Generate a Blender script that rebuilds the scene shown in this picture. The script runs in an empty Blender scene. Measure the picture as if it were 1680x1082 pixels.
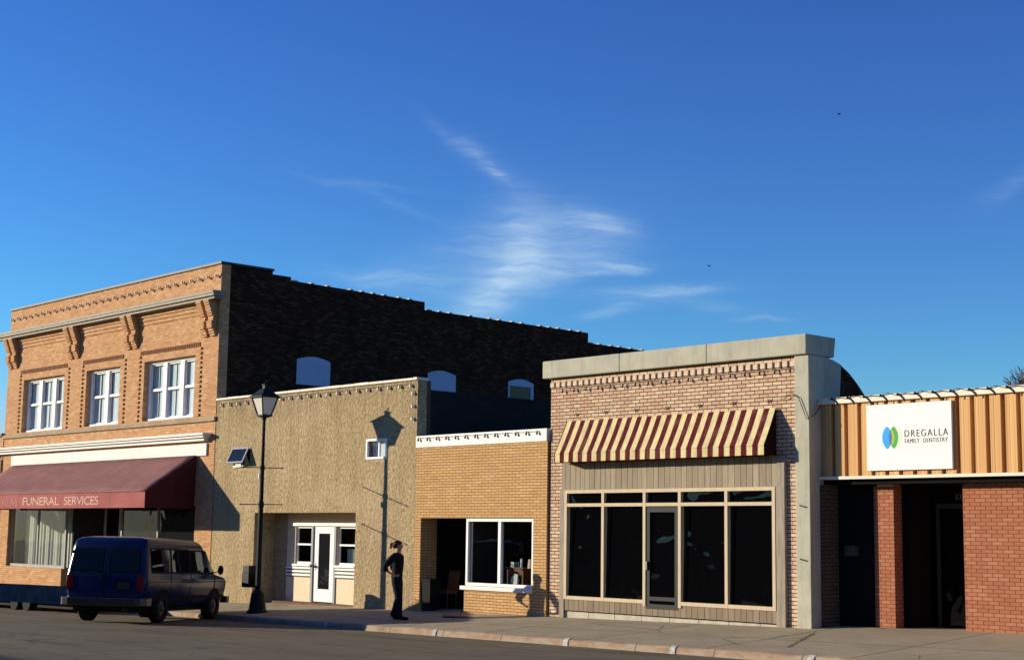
import bpy, bmesh, math, random
from mathutils import Vector, Matrix
random.seed(7)
S = bpy.context.scene
C = S.collection
R = math.radians
SUN_AZ, SUN_EL = 55.5, 12.1          # direction the light travels (from +Y towards +X), height of the sun

# ------------------------------------------------------------------ node helpers
class NT:
    def __init__(s, tree): s.t = tree; s.l = tree.links
    def n(s, typ, **kw):
        nd = s.t.nodes.new(typ)
        for k, v in kw.items():
            if k.startswith('i_'):
                key = k[2:]; key = int(key) if key.isdigit() else key.replace('_', ' ')
                s.set(nd.inputs[key], v)
            else: setattr(nd, k, v)
        return nd
    def set(s, sock, v):
        if hasattr(v, 'is_output') or isinstance(v, bpy.types.NodeSocket): s.l.new(v, sock)
        else:
            if isinstance(v, (tuple, list)) and len(v) == 3 and sock.type == 'RGBA': v = (*v, 1)
            sock.default_value = v
    def m(s, op, a, b=0.0, c=None, clamp=False):
        nd = s.t.nodes.new('ShaderNodeMath'); nd.operation = op; nd.use_clamp = clamp
        s.set(nd.inputs[0], a); s.set(nd.inputs[1], b)
        if c is not None: s.set(nd.inputs[2], c)
        return nd.outputs[0]
    def mix(s, f, a, b, blend='MIX'):
        nd = s.t.nodes.new('ShaderNodeMix'); nd.data_type = 'RGBA'; nd.blend_type = blend
        s.set(nd.inputs[0], f); s.set(nd.inputs[6], a); s.set(nd.inputs[7], b)
        return nd.outputs[2]
    def mixf(s, f, a, b):
        nd = s.t.nodes.new('ShaderNodeMix'); nd.data_type = 'FLOAT'
        s.set(nd.inputs[0], f); s.set(nd.inputs[2], a); s.set(nd.inputs[3], b)
        return nd.outputs[0]
    def ramp(s, f, stops):
        nd = s.t.nodes.new('ShaderNodeValToRGB'); cr = nd.color_ramp
        while len(cr.elements) < len(stops): cr.elements.new(0.5)
        for e, (p, c) in zip(cr.elements, stops):
            e.position = p; e.color = (*c, 1) if len(c) == 3 else c
        s.set(nd.inputs[0], f); return nd.outputs[0]
    def noise(s, vec, scale, detail=4, rough=.55, dist=0.0):
        nd = s.n('ShaderNodeTexNoise'); s.set(nd.inputs['Vector'], vec)
        nd.inputs['Scale'].default_value = scale; nd.inputs['Detail'].default_value = detail
        nd.inputs['Roughness'].default_value = rough; nd.inputs['Distortion'].default_value = dist
        return nd.outputs['Fac']
    def mapv(s, vec, scale=(1, 1, 1), loc=(0, 0, 0), rot=(0, 0, 0)):
        nd = s.n('ShaderNodeMapping'); s.set(nd.inputs[0], vec)
        nd.inputs['Scale'].default_value = scale; nd.inputs['Location'].default_value = loc; nd.inputs['Rotation'].default_value = rot
        return nd.outputs[0]
    def mr(s, f, a, b, c=0.0, d=1.0):
        nd = s.n('ShaderNodeMapRange'); s.set(nd.inputs[0], f)
        for i, v in enumerate((a, b, c, d)): nd.inputs[i + 1].default_value = v
        return nd.outputs[0]
    def bump(s, h, strength, dist, normal=None):
        nd = s.n('ShaderNodeBump'); s.set(nd.inputs['Height'], h)
        nd.inputs['Strength'].default_value = strength; nd.inputs['Distance'].default_value = dist
        if normal is not None: s.l.new(normal, nd.inputs['Normal'])
        return nd.outputs[0]

def material(name):
    m = bpy.data.materials.new(name); m.use_nodes = True
    t = NT(m.node_tree); b = m.node_tree.nodes['Principled BSDF']
    return m, t, b

def geo_pos(t): return t.n('ShaderNodeNewGeometry')

def wall_uv(t):
    """metres along the wall and up it, whichever way the wall faces (world position on fixed masonry)"""
    g = t.n('ShaderNodeNewGeometry')
    p = t.n('ShaderNodeSeparateXYZ'); t.l.new(g.outputs['Position'], p.inputs[0])
    nn = t.n('ShaderNodeSeparateXYZ'); t.l.new(g.outputs['True Normal'], nn.inputs[0])
    fx = t.m('GREATER_THAN', t.m('ABSOLUTE', nn.outputs[0]), .6)
    u = t.mixf(fx, p.outputs[0], p.outputs[1])
    fz = t.m('GREATER_THAN', t.m('ABSOLUTE', nn.outputs[2]), .6)
    v = t.mixf(fz, p.outputs[2], p.outputs[1])
    c = t.n('ShaderNodeCombineXYZ'); t.l.new(u, c.inputs[0]); t.l.new(v, c.inputs[1])
    return c.outputs[0], g.outputs['Position']

def brick_mat(name, colours, mortar, bw, rh, ms=.010, bump=.6, stain=.25, stain_col=(.25, .2, .16), rough=.85, wobble=.004, bed=None):
    m, t, b = material(name)
    uv, pos = wall_uv(t)
    w = t.n('ShaderNodeTexNoise'); t.l.new(uv, w.inputs['Vector']); w.inputs['Scale'].default_value = 9
    wo = t.n('ShaderNodeVectorMath', operation='SCALE'); t.l.new(w.outputs['Color'], wo.inputs[0]); wo.inputs['Scale'].default_value = wobble * 2
    ad = t.n('ShaderNodeVectorMath', operation='ADD'); t.l.new(uv, ad.inputs[0]); t.l.new(wo.outputs[0], ad.inputs[1])
    br = t.n('ShaderNodeTexBrick'); t.l.new(ad.outputs[0], br.inputs['Vector'])
    for k, v in (('Scale', 1.0), ('Mortar Size', ms), ('Mortar Smooth', .15), ('Bias', 0.0), ('Brick Width', bw), ('Row Height', rh)):
        br.inputs[k].default_value = v
    br.inputs['Color1'].default_value = (0, 0, 0, 1); br.inputs['Color2'].default_value = (1, 1, 1, 1); br.inputs['Mortar'].default_value = (.5, .5, .5, 1)
    n = len(colours)
    col = t.ramp(br.outputs['Color'], [(i / (n - 1), c) for i, c in enumerate(colours)])
    grain = t.noise(uv, 60, 3)
    col = t.mix(t.mr(grain, .3, .7, 0, .35), col, tuple(x * .72 for x in colours[0]))
    mcol = t.mix(t.noise(uv, 25, 3), tuple(x * .7 for x in mortar), tuple(x * 1.25 for x in mortar))
    if bed:   # flush bed joints of another colour than the raked head joints
        sv = t.n('ShaderNodeSeparateXYZ'); t.l.new(ad.outputs[0], sv.inputs[0]); fv = t.m('FRACT', t.m('DIVIDE', sv.outputs[1], rh))
        mcol = t.mix(t.m('GREATER_THAN', t.m('ABSOLUTE', t.m('SUBTRACT', fv, .5)), .5 - ms / rh), mcol, bed)
    col = t.mix(br.outputs['Fac'], col, mcol)
    big = t.noise(t.mapv(uv, (.9, .45, 1)), 1.3, 5, .62)
    col = t.mix(t.mr(big, .5, .72, 0, stain), col, stain_col, 'MULTIPLY' if stain > .6 else 'MIX')
    t.l.new(col, b.inputs['Base Color']); b.inputs['Roughness'].default_value = rough; b.inputs['Specular IOR Level'].default_value = .08
    h = t.m('ADD', t.m('SUBTRACT', 1.0, br.outputs['Fac']), t.m('MULTIPLY', grain, .35))
    t.l.new(t.bump(h, bump, .012), b.inputs['Normal'])
    return m

def plain(name, col, rough=.6, metal=0.0, var=.12, scale=6.0, bump=0.0, spec=.10, coat=0.0, streak=False):
    m, t, b = material(name)
    g = t.n('ShaderNodeTexCoord').outputs['Object']
    v = t.mapv(g, (4, 4, .5)) if streak else g
    f = t.noise(v, scale, 5, .6)
    c = t.mix(t.mr(f, .3, .7), tuple(x * (1 - var) for x in col), tuple(min(1, x * (1 + var)) for x in col))
    t.l.new(c, b.inputs['Base Color'])
    b.inputs['Roughness'].default_value = rough; b.inputs['Metallic'].default_value = metal
    b.inputs['Specular IOR Level'].default_value = spec; b.inputs['Coat Weight'].default_value = coat
    if bump: t.l.new(t.bump(t.noise(g, scale * 8, 4), bump, .01), b.inputs['Normal'])
    return m

# ------------------------------------------------------------------ materials
M = {}
M['brick_orange'] = brick_mat('orange tan face brick', [(.46, .235, .105), (.58, .325, .155), (.64, .38, .195), (.52, .275, .125), (.72, .46, .265)], (.38, .215, .115), .215, .072, .006, .5, .45, (.42, .19, .09))
M['brick_soot_shade'] = brick_mat('sooty brick with shade tone', [(.030, .013, .006), (.060, .027, .013), (.042, .019, .010), (.14, .066, .034), (.036, .016, .007)], (.030, .017, .010), .22, .075, .012, .9, .55, (.014, .007, .004))  # sooty brick, darkened further so the colour carries the side wall's shade
M['brick_tan'] = brick_mat('yellow tan brick', [(.50, .295, .12), (.60, .375, .17), (.56, .32, .16), (.58, .37, .135), (.66, .43, .22)], (.24, .125, .05), .238, .0665, .0072, .7, .25, (.45, .24, .10))
M['brick_pink'] = brick_mat('pale pink brick', [(.52, .335, .215), (.62, .44, .30), (.55, .325, .22), (.66, .49, .32), (.71, .54, .38)], (.035, .020, .013), .222, .0755, .0075, .7, .3, (.40, .24, .19))
M['brick_red'] = brick_mat('red dental brick', [(.34, .125, .068), (.41, .155, .085), (.37, .135, .072), (.40, .175, .095), (.45, .20, .115)], (.07, .028, .012), .210, .0690, .0062, .8, .2, (.28, .08, .05), bed=(.23, .085, .045))
M['brick_buff_dim'] = brick_mat('dull side brick', [(.10, .07, .04), (.14, .1, .06), (.12, .08, .05)], (.05, .04, .03), .22, .075, .011, .6, .3, (.05, .04, .03))
M['block'] = brick_mat('shade darkened block', [(.020, .020, .020), (.028, .027, .026), (.024, .023, .022)], (.014, .014, .014), .4, .2, .01, .5, .5, (.02, .022, .025))  # block colour lowered to stand in for shade on the side wall

def stucco():
    m, t, b = material('rough tan stucco')
    uv, pos = wall_uv(t)
    n1 = t.noise(pos, 11, 8, .74, .25); n2 = t.noise(pos, 26, 4, .6, .3)
    vo = t.n('ShaderNodeTexVoronoi', feature='SMOOTH_F1'); t.l.new(t.mapv(pos, (1.0, 1.0, 1.0)), vo.inputs['Vector']); vo.inputs['Scale'].default_value = 17
    lump = t.m('ADD', t.m('MULTIPLY', n1, .9), t.m('MULTIPLY', vo.outputs['Distance'], .7))
    big = t.noise(t.mapv(uv, (1.2, .25, 1)), 1.6, 5, .6)
    col = t.ramp(n1, [(.36, (.22, .155, .08)), (.46, (.38, .285, .155)), (.55, (.455, .355, .20)), (.68, (.60, .485, .30))])
    col = t.mix(t.mr(big, .42, .72, 0, .6), col, (.27, .195, .115))
    pits = t.noise(pos, 19, 3, .5); col = t.mix(t.mr(pits, .60, .68, 0, .6), col, (.16, .115, .065))
    pt = t.noise(t.mapv(uv, (.55, .9, 1), (7, 3, 0)), 1.0, 3, .5)
    col = t.mix(t.mr(pt, .55, .60, 0, .22), col, (.52, .41, .27))
    crack = t.mr(t.m('ABSOLUTE', t.m('SUBTRACT', n2, .5)), 0, .022, .5, 0)
    col = t.mix(crack, col, (.17, .115, .05))
    # damp streaks under the coping
    sp = t.n('ShaderNodeSeparateXYZ'); t.l.new(pos, sp.inputs[0])
    st = t.noise(t.mapv(uv, (5, .15, 1)), 1.5, 4)
    top = t.m('MULTIPLY', t.mr(sp.outputs[2], 4.6, 5.7, 0, 1), t.mr(st, .4, .68, 0, .75))
    col = t.mix(top, col, (.17, .125, .075))
    t.l.new(col, b.inputs['Base Color']); b.inputs['Roughness'].default_value = .95; b.inputs['Specular IOR Level'].default_value = .08
    t.l.new(t.bump(lump, .62, .04, t.bump(n2, .5, .015)), b.inputs['Normal'])
    return m
M['stucco'] = stucco()

def concrete_cast(name, col, dark):
    m, t, b = material(name)
    g = t.n('ShaderNodeNewGeometry').outputs['Position']
    a = t.noise(g, 2.2, 6, .65); st = t.noise(t.mapv(g, (5, 5, .7)), 1.6, 5, .6)
    c = t.mix(t.mr(a, .3, .72), dark, col)
    c = t.mix(t.mr(st, .5, .75, 0, .45), c, tuple(x * .6 for x in dark))
    t.l.new(c, b.inputs['Base Color']); b.inputs['Roughness'].default_value = .9; b.inputs['Specular IOR Level'].default_value = .08
    t.l.new(t.bump(t.noise(g, 35, 5), .35, .01), b.inputs['Normal'])
    return m
M['cap_concrete'] = concrete_cast('grey cast concrete', (.47, .455, .355), (.37, .355, .275))
M['sill_stone'] = concrete_cast('weathered sill stone', (.42, .33, .22), (.30, .23, .15))
M['white_paint'] = plain('white paint', (.76, .745, .70), .55, var=.09, streak=True)
M['white_old'] = plain('weathered white paint', (.74, .72, .67), .7, var=.10, streak=True)
M['frame_white'] = plain('white window frame', (.80, .80, .78), .5, var=.04)
M['cream_panel'] = plain('cream panel', (.70, .58, .40), .7, var=.08)
M['grey_trim'] = plain('grey trim', (.30, .31, .33), .55, var=.08)
M['coping_dark'] = plain('dark metal coping', (.06, .05, .045), .5, var=.2)
M['coping_tile'] = plain('pinkish white coping tile', (.75, .66, .56), .6, var=.1)
M['tin_dark'] = plain('old grey tin cornice', (.27, .235, .18), .6, var=.2)
M['roof_black'] = plain('black roofing', (.03, .03, .032), .95, var=.2, bump=.3)
M['bulb'] = plain('white glass bulb', (.90, .88, .82), .9, spec=.0)
M['cable'] = plain('black cable', (.012, .012, .013), .6)
M['board_blue'] = plain('pale board', (.40, .47, .62), .6, var=.05)
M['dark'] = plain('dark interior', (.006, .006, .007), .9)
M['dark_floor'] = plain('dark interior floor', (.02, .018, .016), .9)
M['beige_frame'] = plain('beige timber frame', (.54, .44, .29), .6, var=.1, streak=True)
M['wood_base'] = plain('concrete base course', (.46, .42, .34), .9, var=.15, bump=.3)
M['alu_dark'] = plain('dark bronze aluminium', (.036, .039, .037), .6, .0, var=.08)
M['alu'] = plain('grey aluminium', (.34, .34, .33), .6, 0.0)
M['lamp_black'] = plain('black lamp paint', (.012, .014, .016), .6, 0.0, var=.2, spec=.12)
M['tar'] = plain('black rubber', (.012, .012, .012), .8)
M['chrome'] = plain('dull chrome', (.09, .09, .09), .35, 1.0)
M['rim'] = plain('steel rim', (.07, .07, .07), .5, .6)
M['red_lens'] = plain('red lens', (.25, .01, .01), .15, coat=.6)
M['amber_lens'] = plain('clear lens', (.5, .5, .48), .1, coat=.6)
M['skin'] = plain('skin', (.42, .24, .16), .55, var=.06)
M['hair'] = plain('brown hair', (.055, .028, .015), .6, var=.3, scale=40)
M['black_cloth'] = plain('black cloth', (.012, .012, .014), .85, var=.3)
M['navy_cloth'] = plain('dark trousers', (.010, .011, .016), .85, var=.3)
M['eye'] = plain('eye', (.02, .015, .012), .2)
M['brown_wood'] = plain('brown cabinet wood', (.16, .06, .025), .5, var=.3, streak=True)
M['mark_white'] = plain('worn white road paint', (.40, .385, .35), .8, var=.5, scale=14)
M['bark'] = plain('grey bark', (.13, .09, .085), .9, var=.3)
M['curtain'] = plain('pale curtain', (.62, .60, .52), .9, var=.06)
M['blind'] = plain('white blind', (.84, .85, .87), .8, var=.06)
M['lace'] = plain('green white lace', (.5, .6, .55), .9, var=.2, scale=30)
M['sign_white'] = plain('white sign face', (.78, .785, .77), .4, var=.02)
M['ink'] = plain('black sign ink', (.012, .012, .014), .5)
M['ink_grey'] = plain('grey sign ink', (.06, .06, .062), .5)
M['logo_blue'] = plain('blue logo', (.03, .36, .80), .4, var=.03)
M['logo_navy'] = plain('navy logo overlap', (.06, .16, .50), .4, var=.03)
M['logo_green'] = plain('green logo', (.06, .38, .09), .4, var=.03)
M['logo_lime'] = plain('lime logo edge', (.36, .46, .05), .4, var=.03)
M['logo_pale'] = plain('pale logo shade', (.70, .78, .56), .4, var=.03)
M['letter_cream'] = plain('faded cream lettering', (.62, .40, .31), .8, var=.12)
M['letter_faint'] = plain('worn faint lettering', (.44, .21, .17), .9, var=.2)
M['lamp_glass'] = plain('frosted lamp glass', (.66, .62, .54), .35, var=.05)
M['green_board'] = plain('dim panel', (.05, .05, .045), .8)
M['orange_chair'] = plain('orange brown vinyl', (.22, .08, .025), .6, var=.2)
M['far_wall'] = brick_mat('far dark brick', [(.05, .03, .025), (.08, .05, .04), (.06, .04, .03)], (.05, .045, .04), .22, .075)
M['gutter_cream'] = plain('cream metal trim', (.74, .68, .55), .5, var=.06)
M['rust'] = plain('rust stained steel', (.16, .08, .045), .8, var=.3)

def glass_dark(name, wav=.25, base=(.004, .004, .005), rough=.02, scale=1.1, dist=.12, ior=1.5):
    m, t, b = material(name)
    p = t.n('ShaderNodeNewGeometry').outputs['Position']
    b.inputs['Base Color'].default_value = (*base, 1); b.inputs['Roughness'].default_value = rough; b.inputs['IOR'].default_value = ior; b.inputs['Specular IOR Level'].default_value = .5
    t.l.new(t.bump(t.noise(p, scale, 1.5, .4, .6), wav, dist), b.inputs['Normal'])
    return m
M['glass_black'] = glass_dark('dark film glass', .46, (.002, .002, .0025), ior=1.42)
M['glass_dim'] = glass_dark('dim glass', .08, (.012, .013, .016), ior=1.33)
M['glass_van'] = glass_dark('tinted van glass', .05, (.003, .003, .0035), ior=1.28)

def glass_clear(name, tint=(.9, .93, .93), wav=.05):
    m, t, b = material(name)
    nt = m.node_tree; nt.nodes.remove(b)
    out = nt.nodes['Material Output']
    tr = t.n('ShaderNodeBsdfTransparent', i_Color=tint); gl = t.n('ShaderNodeBsdfGlossy', i_Roughness=.01)
    p = t.n('ShaderNodeNewGeometry').outputs['Position']
    nb = t.bump(t.noise(p, 1.2, 1.5), wav, .1); t.l.new(nb, gl.inputs['Normal'])
    gm = t.n('ShaderNodeNewGeometry'); dp = t.n('ShaderNodeVectorMath', operation='DOT_PRODUCT'); t.l.new(gm.outputs['Incoming'], dp.inputs[0]); t.l.new(gm.outputs['Normal'], dp.inputs[1])
    cz = t.m('SUBTRACT', 1.0, t.m('ABSOLUTE', dp.outputs['Value']), clamp=True)
    fr = t.m('ADD', .035, t.m('MULTIPLY', t.m('POWER', cz, 5.0), .9))
    mx = t.n('ShaderNodeMixShader'); t.l.new(fr, mx.inputs[0]); t.l.new(tr.outputs[0], mx.inputs[1]); t.l.new(gl.outputs[0], mx.inputs[2])
    t.l.new(mx.outputs[0], out.inputs['Surface'])
    return m
M['glass_clear'] = glass_clear('clear shop glass')

def stripes():
    m, t, b = material('maroon and cream striped canvas')
    p = t.n('ShaderNodeSeparateXYZ'); t.l.new(t.n('ShaderNodeNewGeometry').outputs['Position'], p.inputs[0])
    f = t.m('GREATER_THAN', t.m('FRACT', t.m('DIVIDE', t.m('SUBTRACT', p.outputs[0], 4.1675), .2825)), .5)
    g = t.n('ShaderNodeTexCoord').outputs['Object']
    nz = t.noise(t.mapv(g, (3, 3, .8)), 4, 5)
    cr = t.mix(t.mr(nz, .35, .7), (.60, .50, .255), (.70, .60, .32)); ma = t.mix(t.mr(nz, .3, .7), (.072, .0055, .010), (.10, .009, .014))
    wear = t.noise(t.mapv(g, (6, 6, .5)), 1.3, 5, .65); base = t.mix(f, ma, cr); base = t.mix(t.mr(wear, .48, .74, 0, .38), base, (.20, .14, .09))
    t.l.new(t.bump(t.noise(t.mapv(g, (1.3, 3, 3)), 1.6, 4), .35, .03), b.inputs['Normal'])
    t.l.new(base, b.inputs['Base Color']); b.inputs['Roughness'].default_value = .8; b.inputs['Specular IOR Level'].default_value = .08
    return m
M['stripes'] = stripes()

def canvas(name, c1, c2):
    m, t, b = material(name)
    g = t.n('ShaderNodeTexCoord').outputs['Object']
    a = t.noise(t.mapv(g, (.7, 2, 2)), 1.4, 5, .6); f = t.noise(g, 90, 2)
    p = t.n('ShaderNodeSeparateXYZ'); t.l.new(g, p.inputs[0])
    seam = t.m('LESS_THAN', t.m('FRACT', t.m('DIVIDE', p.outputs[0], 2.1)), .012)
    c = t.mix(t.mr(a, .3, .7), c1, c2)
    c = t.mix(seam, c, tuple(x * .6 for x in c1))
    t.l.new(c, b.inputs['Base Color']); b.inputs['Roughness'].default_value = .8; b.inputs['Specular IOR Level'].default_value = .08
    t.l.new(t.bump(f, .15, .004, t.bump(t.noise(t.mapv(g, (.8, 2, 2)), 1.5, 4), .5, .06)), b.inputs['Normal'])
    return m
M['maroon'] = canvas('faded maroon canvas', (.20, .090, .085), (.26, .125, .115))
M['maroon_red'] = canvas('maroon valance', (.30, .085, .08), (.37, .115, .105))
M['maroon_shade'] = canvas('shade dark maroon canvas', (.022, .006, .006), (.03, .009, .009))  # striped awning's ends: shade put into the canvas colour
M['maroon_end_shade'] = canvas('shade toned maroon end', (.055, .014, .014), (.075, .02, .02))  # same maroon cloth, darkened for the shaded awning ends

def boards(name, c1, c2, gap, w):
    m, t, b = material(name)
    pos = t.n('ShaderNodeNewGeometry').outputs['Position']
    p = t.n('ShaderNodeSeparateXYZ'); t.l.new(pos, p.inputs[0])
    u = t.m('DIVIDE', t.m('ADD', p.outputs[0], t.m('MULTIPLY', t.noise(t.mapv(pos, (1, 0, 0)), 1.7, 2), .22)), w)
    fr = t.m('FRACT', u); idn = t.m('FLOOR', u)
    wn = t.n('ShaderNodeTexWhiteNoise', noise_dimensions='1D'); t.l.new(idn, wn.inputs['W'])
    grain = t.noise(t.mapv(pos, (14, 14, .9)), 2.5, 6, .65)
    c = t.mix(wn.outputs['Value'], c1, c2); c = t.mix(t.mr(grain, .35, .75, 0, .7), c, tuple(x * .62 for x in c1))
    g = t.m('LESS_THAN', fr, .07); c = t.mix(g, c, gap)
    t.l.new(c, b.inputs['Base Color']); b.inputs['Roughness'].default_value = .9; b.inputs['Specular IOR Level'].default_value = .08
    t.l.new(t.bump(t.m('ADD', t.m('SUBTRACT', 1, g), t.m('MULTIPLY', grain, .3)), .6, .012), b.inputs['Normal'])
    return m
M['boards'] = boards('weathered grey boards', (.30, .245, .175), (.42, .35, .26), (.06, .045, .03), .155)
M['boards_low'] = boards('weathered low boards', (.24, .185, .13), (.33, .26, .19), (.05, .04, .03), .155)
M['grey_wood'] = plain('grey weathered timber', (.30, .255, .20), .9, var=.25, streak=True, bump=.3)

def tan_metal():
    m, t, b = material('tan ribbed metal')
    p = t.n('ShaderNodeNewGeometry').outputs['Position']
    a = t.noise(t.mapv(p, (14, 0, .04)), 1.6, 3, .6)
    c = t.mix(t.mr(a, .35, .65), (.50, .26, .11), (.68, .42, .17))
    t.l.new(c, b.inputs['Base Color']); b.inputs['Roughness'].default_value = .55; b.inputs['Specular IOR Level'].default_value = .08
    return m
M['tan_metal'] = tan_metal()

def sidewalk():
    m, t, b = material('worn concrete pavement')
    pos = t.n('ShaderNodeNewGeometry').outputs['Position']
    p = t.n('ShaderNodeSeparateXYZ'); t.l.new(pos, p.inputs[0])
    a = t.noise(pos, .8, 6, .6); f = t.noise(pos, 40, 4); mid = t.noise(t.mapv(pos, (1, 2.5, 1)), 2.5, 5, .65)
    c = t.mix(t.mr(a, .3, .7), (.34, .288, .185), (.44, .38, .255)); c = t.mix(t.mr(mid, .45, .75, 0, .5), c, (.26, .212, .135))
    c = t.mix(t.mr(f, .35, .7, 0, .3), c, (.20, .165, .12))
    c = t.mix(t.mr(p.outputs[1], .02, .03, 0, .0), c, (.4, .18, .1))
    fx = t.m('FRACT', t.m('DIVIDE', t.m('ADD', p.outputs[0], t.m('MULTIPLY', p.outputs[1], -.02)), 3.05))
    j1 = t.m('LESS_THAN', t.m('ABSOLUTE', t.m('SUBTRACT', fx, .68)), .005)
    fy = t.m('ABSOLUTE', t.m('ADD', p.outputs[1], 1.75)); j2 = t.m('LESS_THAN', fy, .012)
    vo = t.n('ShaderNodeTexVoronoi', feature='DISTANCE_TO_EDGE'); t.l.new(t.mapv(pos, (1, 1, 1), (3.1, .4, 0)), vo.inputs['Vector']); vo.inputs['Scale'].default_value = .33
    ck = t.m('MULTIPLY', t.m('LESS_THAN', t.m('ADD', vo.outputs['Distance'], t.m('MULTIPLY', t.noise(pos, 4, 3), .012)), .0085), .7)
    j = t.m('MAXIMUM', t.m('MAXIMUM', j1, j2), ck)
    c = t.mix(j, c, (.035, .03, .026))
    t.l.new(c, b.inputs['Base Color']); b.inputs['Roughness'].default_value = .92; b.inputs['Specular IOR Level'].default_value = .08
    t.l.new(t.bump(t.m('SUBTRACT', t.m('MULTIPLY', f, .5), j), .35, .01), b.inputs['Normal'])
    return m
M['sidewalk'] = sidewalk()

def asphalt():
    m, t, b = material('worn asphalt')
    pos = t.n('ShaderNodeNewGeometry').outputs['Position']
    a = t.noise(pos, .35, 5, .6); f = t.noise(pos, 55, 3); s = t.noise(t.mapv(pos, (.22, 2.6, 1), rot=(0, 0, R(2))), 1.0, 5, .6)
    c = t.mix(t.mr(a, .3, .7), (.168, .140, .086), (.228, .194, .124)); c = t.mix(t.mr(s, .52, .72, 0, .75), c, (.085, .071, .050))
    c = t.mix(t.mr(f, .4, .75, 0, .5), c, (.075, .065, .055))
    ln = t.mr(t.m('ABSOLUTE', t.m('SUBTRACT', t.noise(t.mapv(pos, (.14, .8, 1)), 1.0, 3, .5), .5)), 0, .010, .5, 0)
    c = t.mix(ln, c, (.045, .038, .03))
    vo = t.n('ShaderNodeTexVoronoi', feature='DISTANCE_TO_EDGE'); t.l.new(t.mapv(pos, (.5, 1, 1)), vo.inputs['Vector']); vo.inputs['Scale'].default_value = .5
    ck = t.m('LESS_THAN', t.m('ADD', vo.outputs['Distance'], t.m('MULTIPLY', t.noise(pos, 3, 4), .03)), .021)
    c = t.mix(t.m('MULTIPLY', ck, .32), c, (.06, .05, .036))
    oil = t.noise(t.mapv(pos, (.9, 1.2, 1)), .9, 4, .55); c = t.mix(t.mr(oil, .62, .74, 0, .55), c, (.06, .05, .04))
    t.l.new(c, b.inputs['Base Color']); b.inputs['Roughness'].default_value = .9; b.inputs['Specular IOR Level'].default_value = .08
    t.l.new(t.bump(f, .25, .008), b.inputs['Normal'])
    return m
M['asphalt'] = asphalt()

def kerbm():
    m, t, b = material('stained kerb concrete')
    pos = t.n('ShaderNodeNewGeometry').outputs['Position']
    a = t.noise(t.mapv(pos, (1.2, 3, 3)), 1.8, 6, .65)
    c = t.ramp(a, [(.3, (.21, .155, .11)), (.46, (.31, .215, .145)), (.58, (.34, .28, .21)), (.72, (.25, .215, .17))])
    p = t.n('ShaderNodeSeparateXYZ'); t.l.new(pos, p.inputs[0])
    j = t.m('LESS_THAN', t.m('FRACT', t.m('DIVIDE', p.outputs[0], 1.9)), .018)
    c = t.mix(t.m('MULTIPLY', j, .6), c, (.05, .04, .03))
    t.l.new(c, b.inputs['Base Color']); b.inputs['Roughness'].default_value = .9; b.inputs['Specular IOR Level'].default_value = .08
    t.l.new(t.bump(t.noise(pos, 22, 4), .5, .012), b.inputs['Normal'])
    return m
M['kerb'] = kerbm()
M['ground'] = plain('dry ground', (.16, .13, .09), .95, var=.3, scale=.5)

def van_paint():
    m, t, b = material('dusty blue van paint')
    g = t.n('ShaderNodeTexCoord').outputs['Object']
    p = t.n('ShaderNodeSeparateXYZ'); t.l.new(g, p.inputs[0])
    a = t.noise(g, 3, 5, .6)
    blue = t.mix(t.mr(a, .3, .7), (.0025, .011, .048), (.004, .017, .068))
    t.l.new(blue, b.inputs['Base Color']); b.inputs['Roughness'].default_value = .22
    b.inputs['Specular IOR Level'].default_value = .22; b.inputs['Coat Weight'].default_value = .04; b.inputs['Coat Roughness'].default_value = .12
    return m
M['van_blue'] = van_paint()

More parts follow.
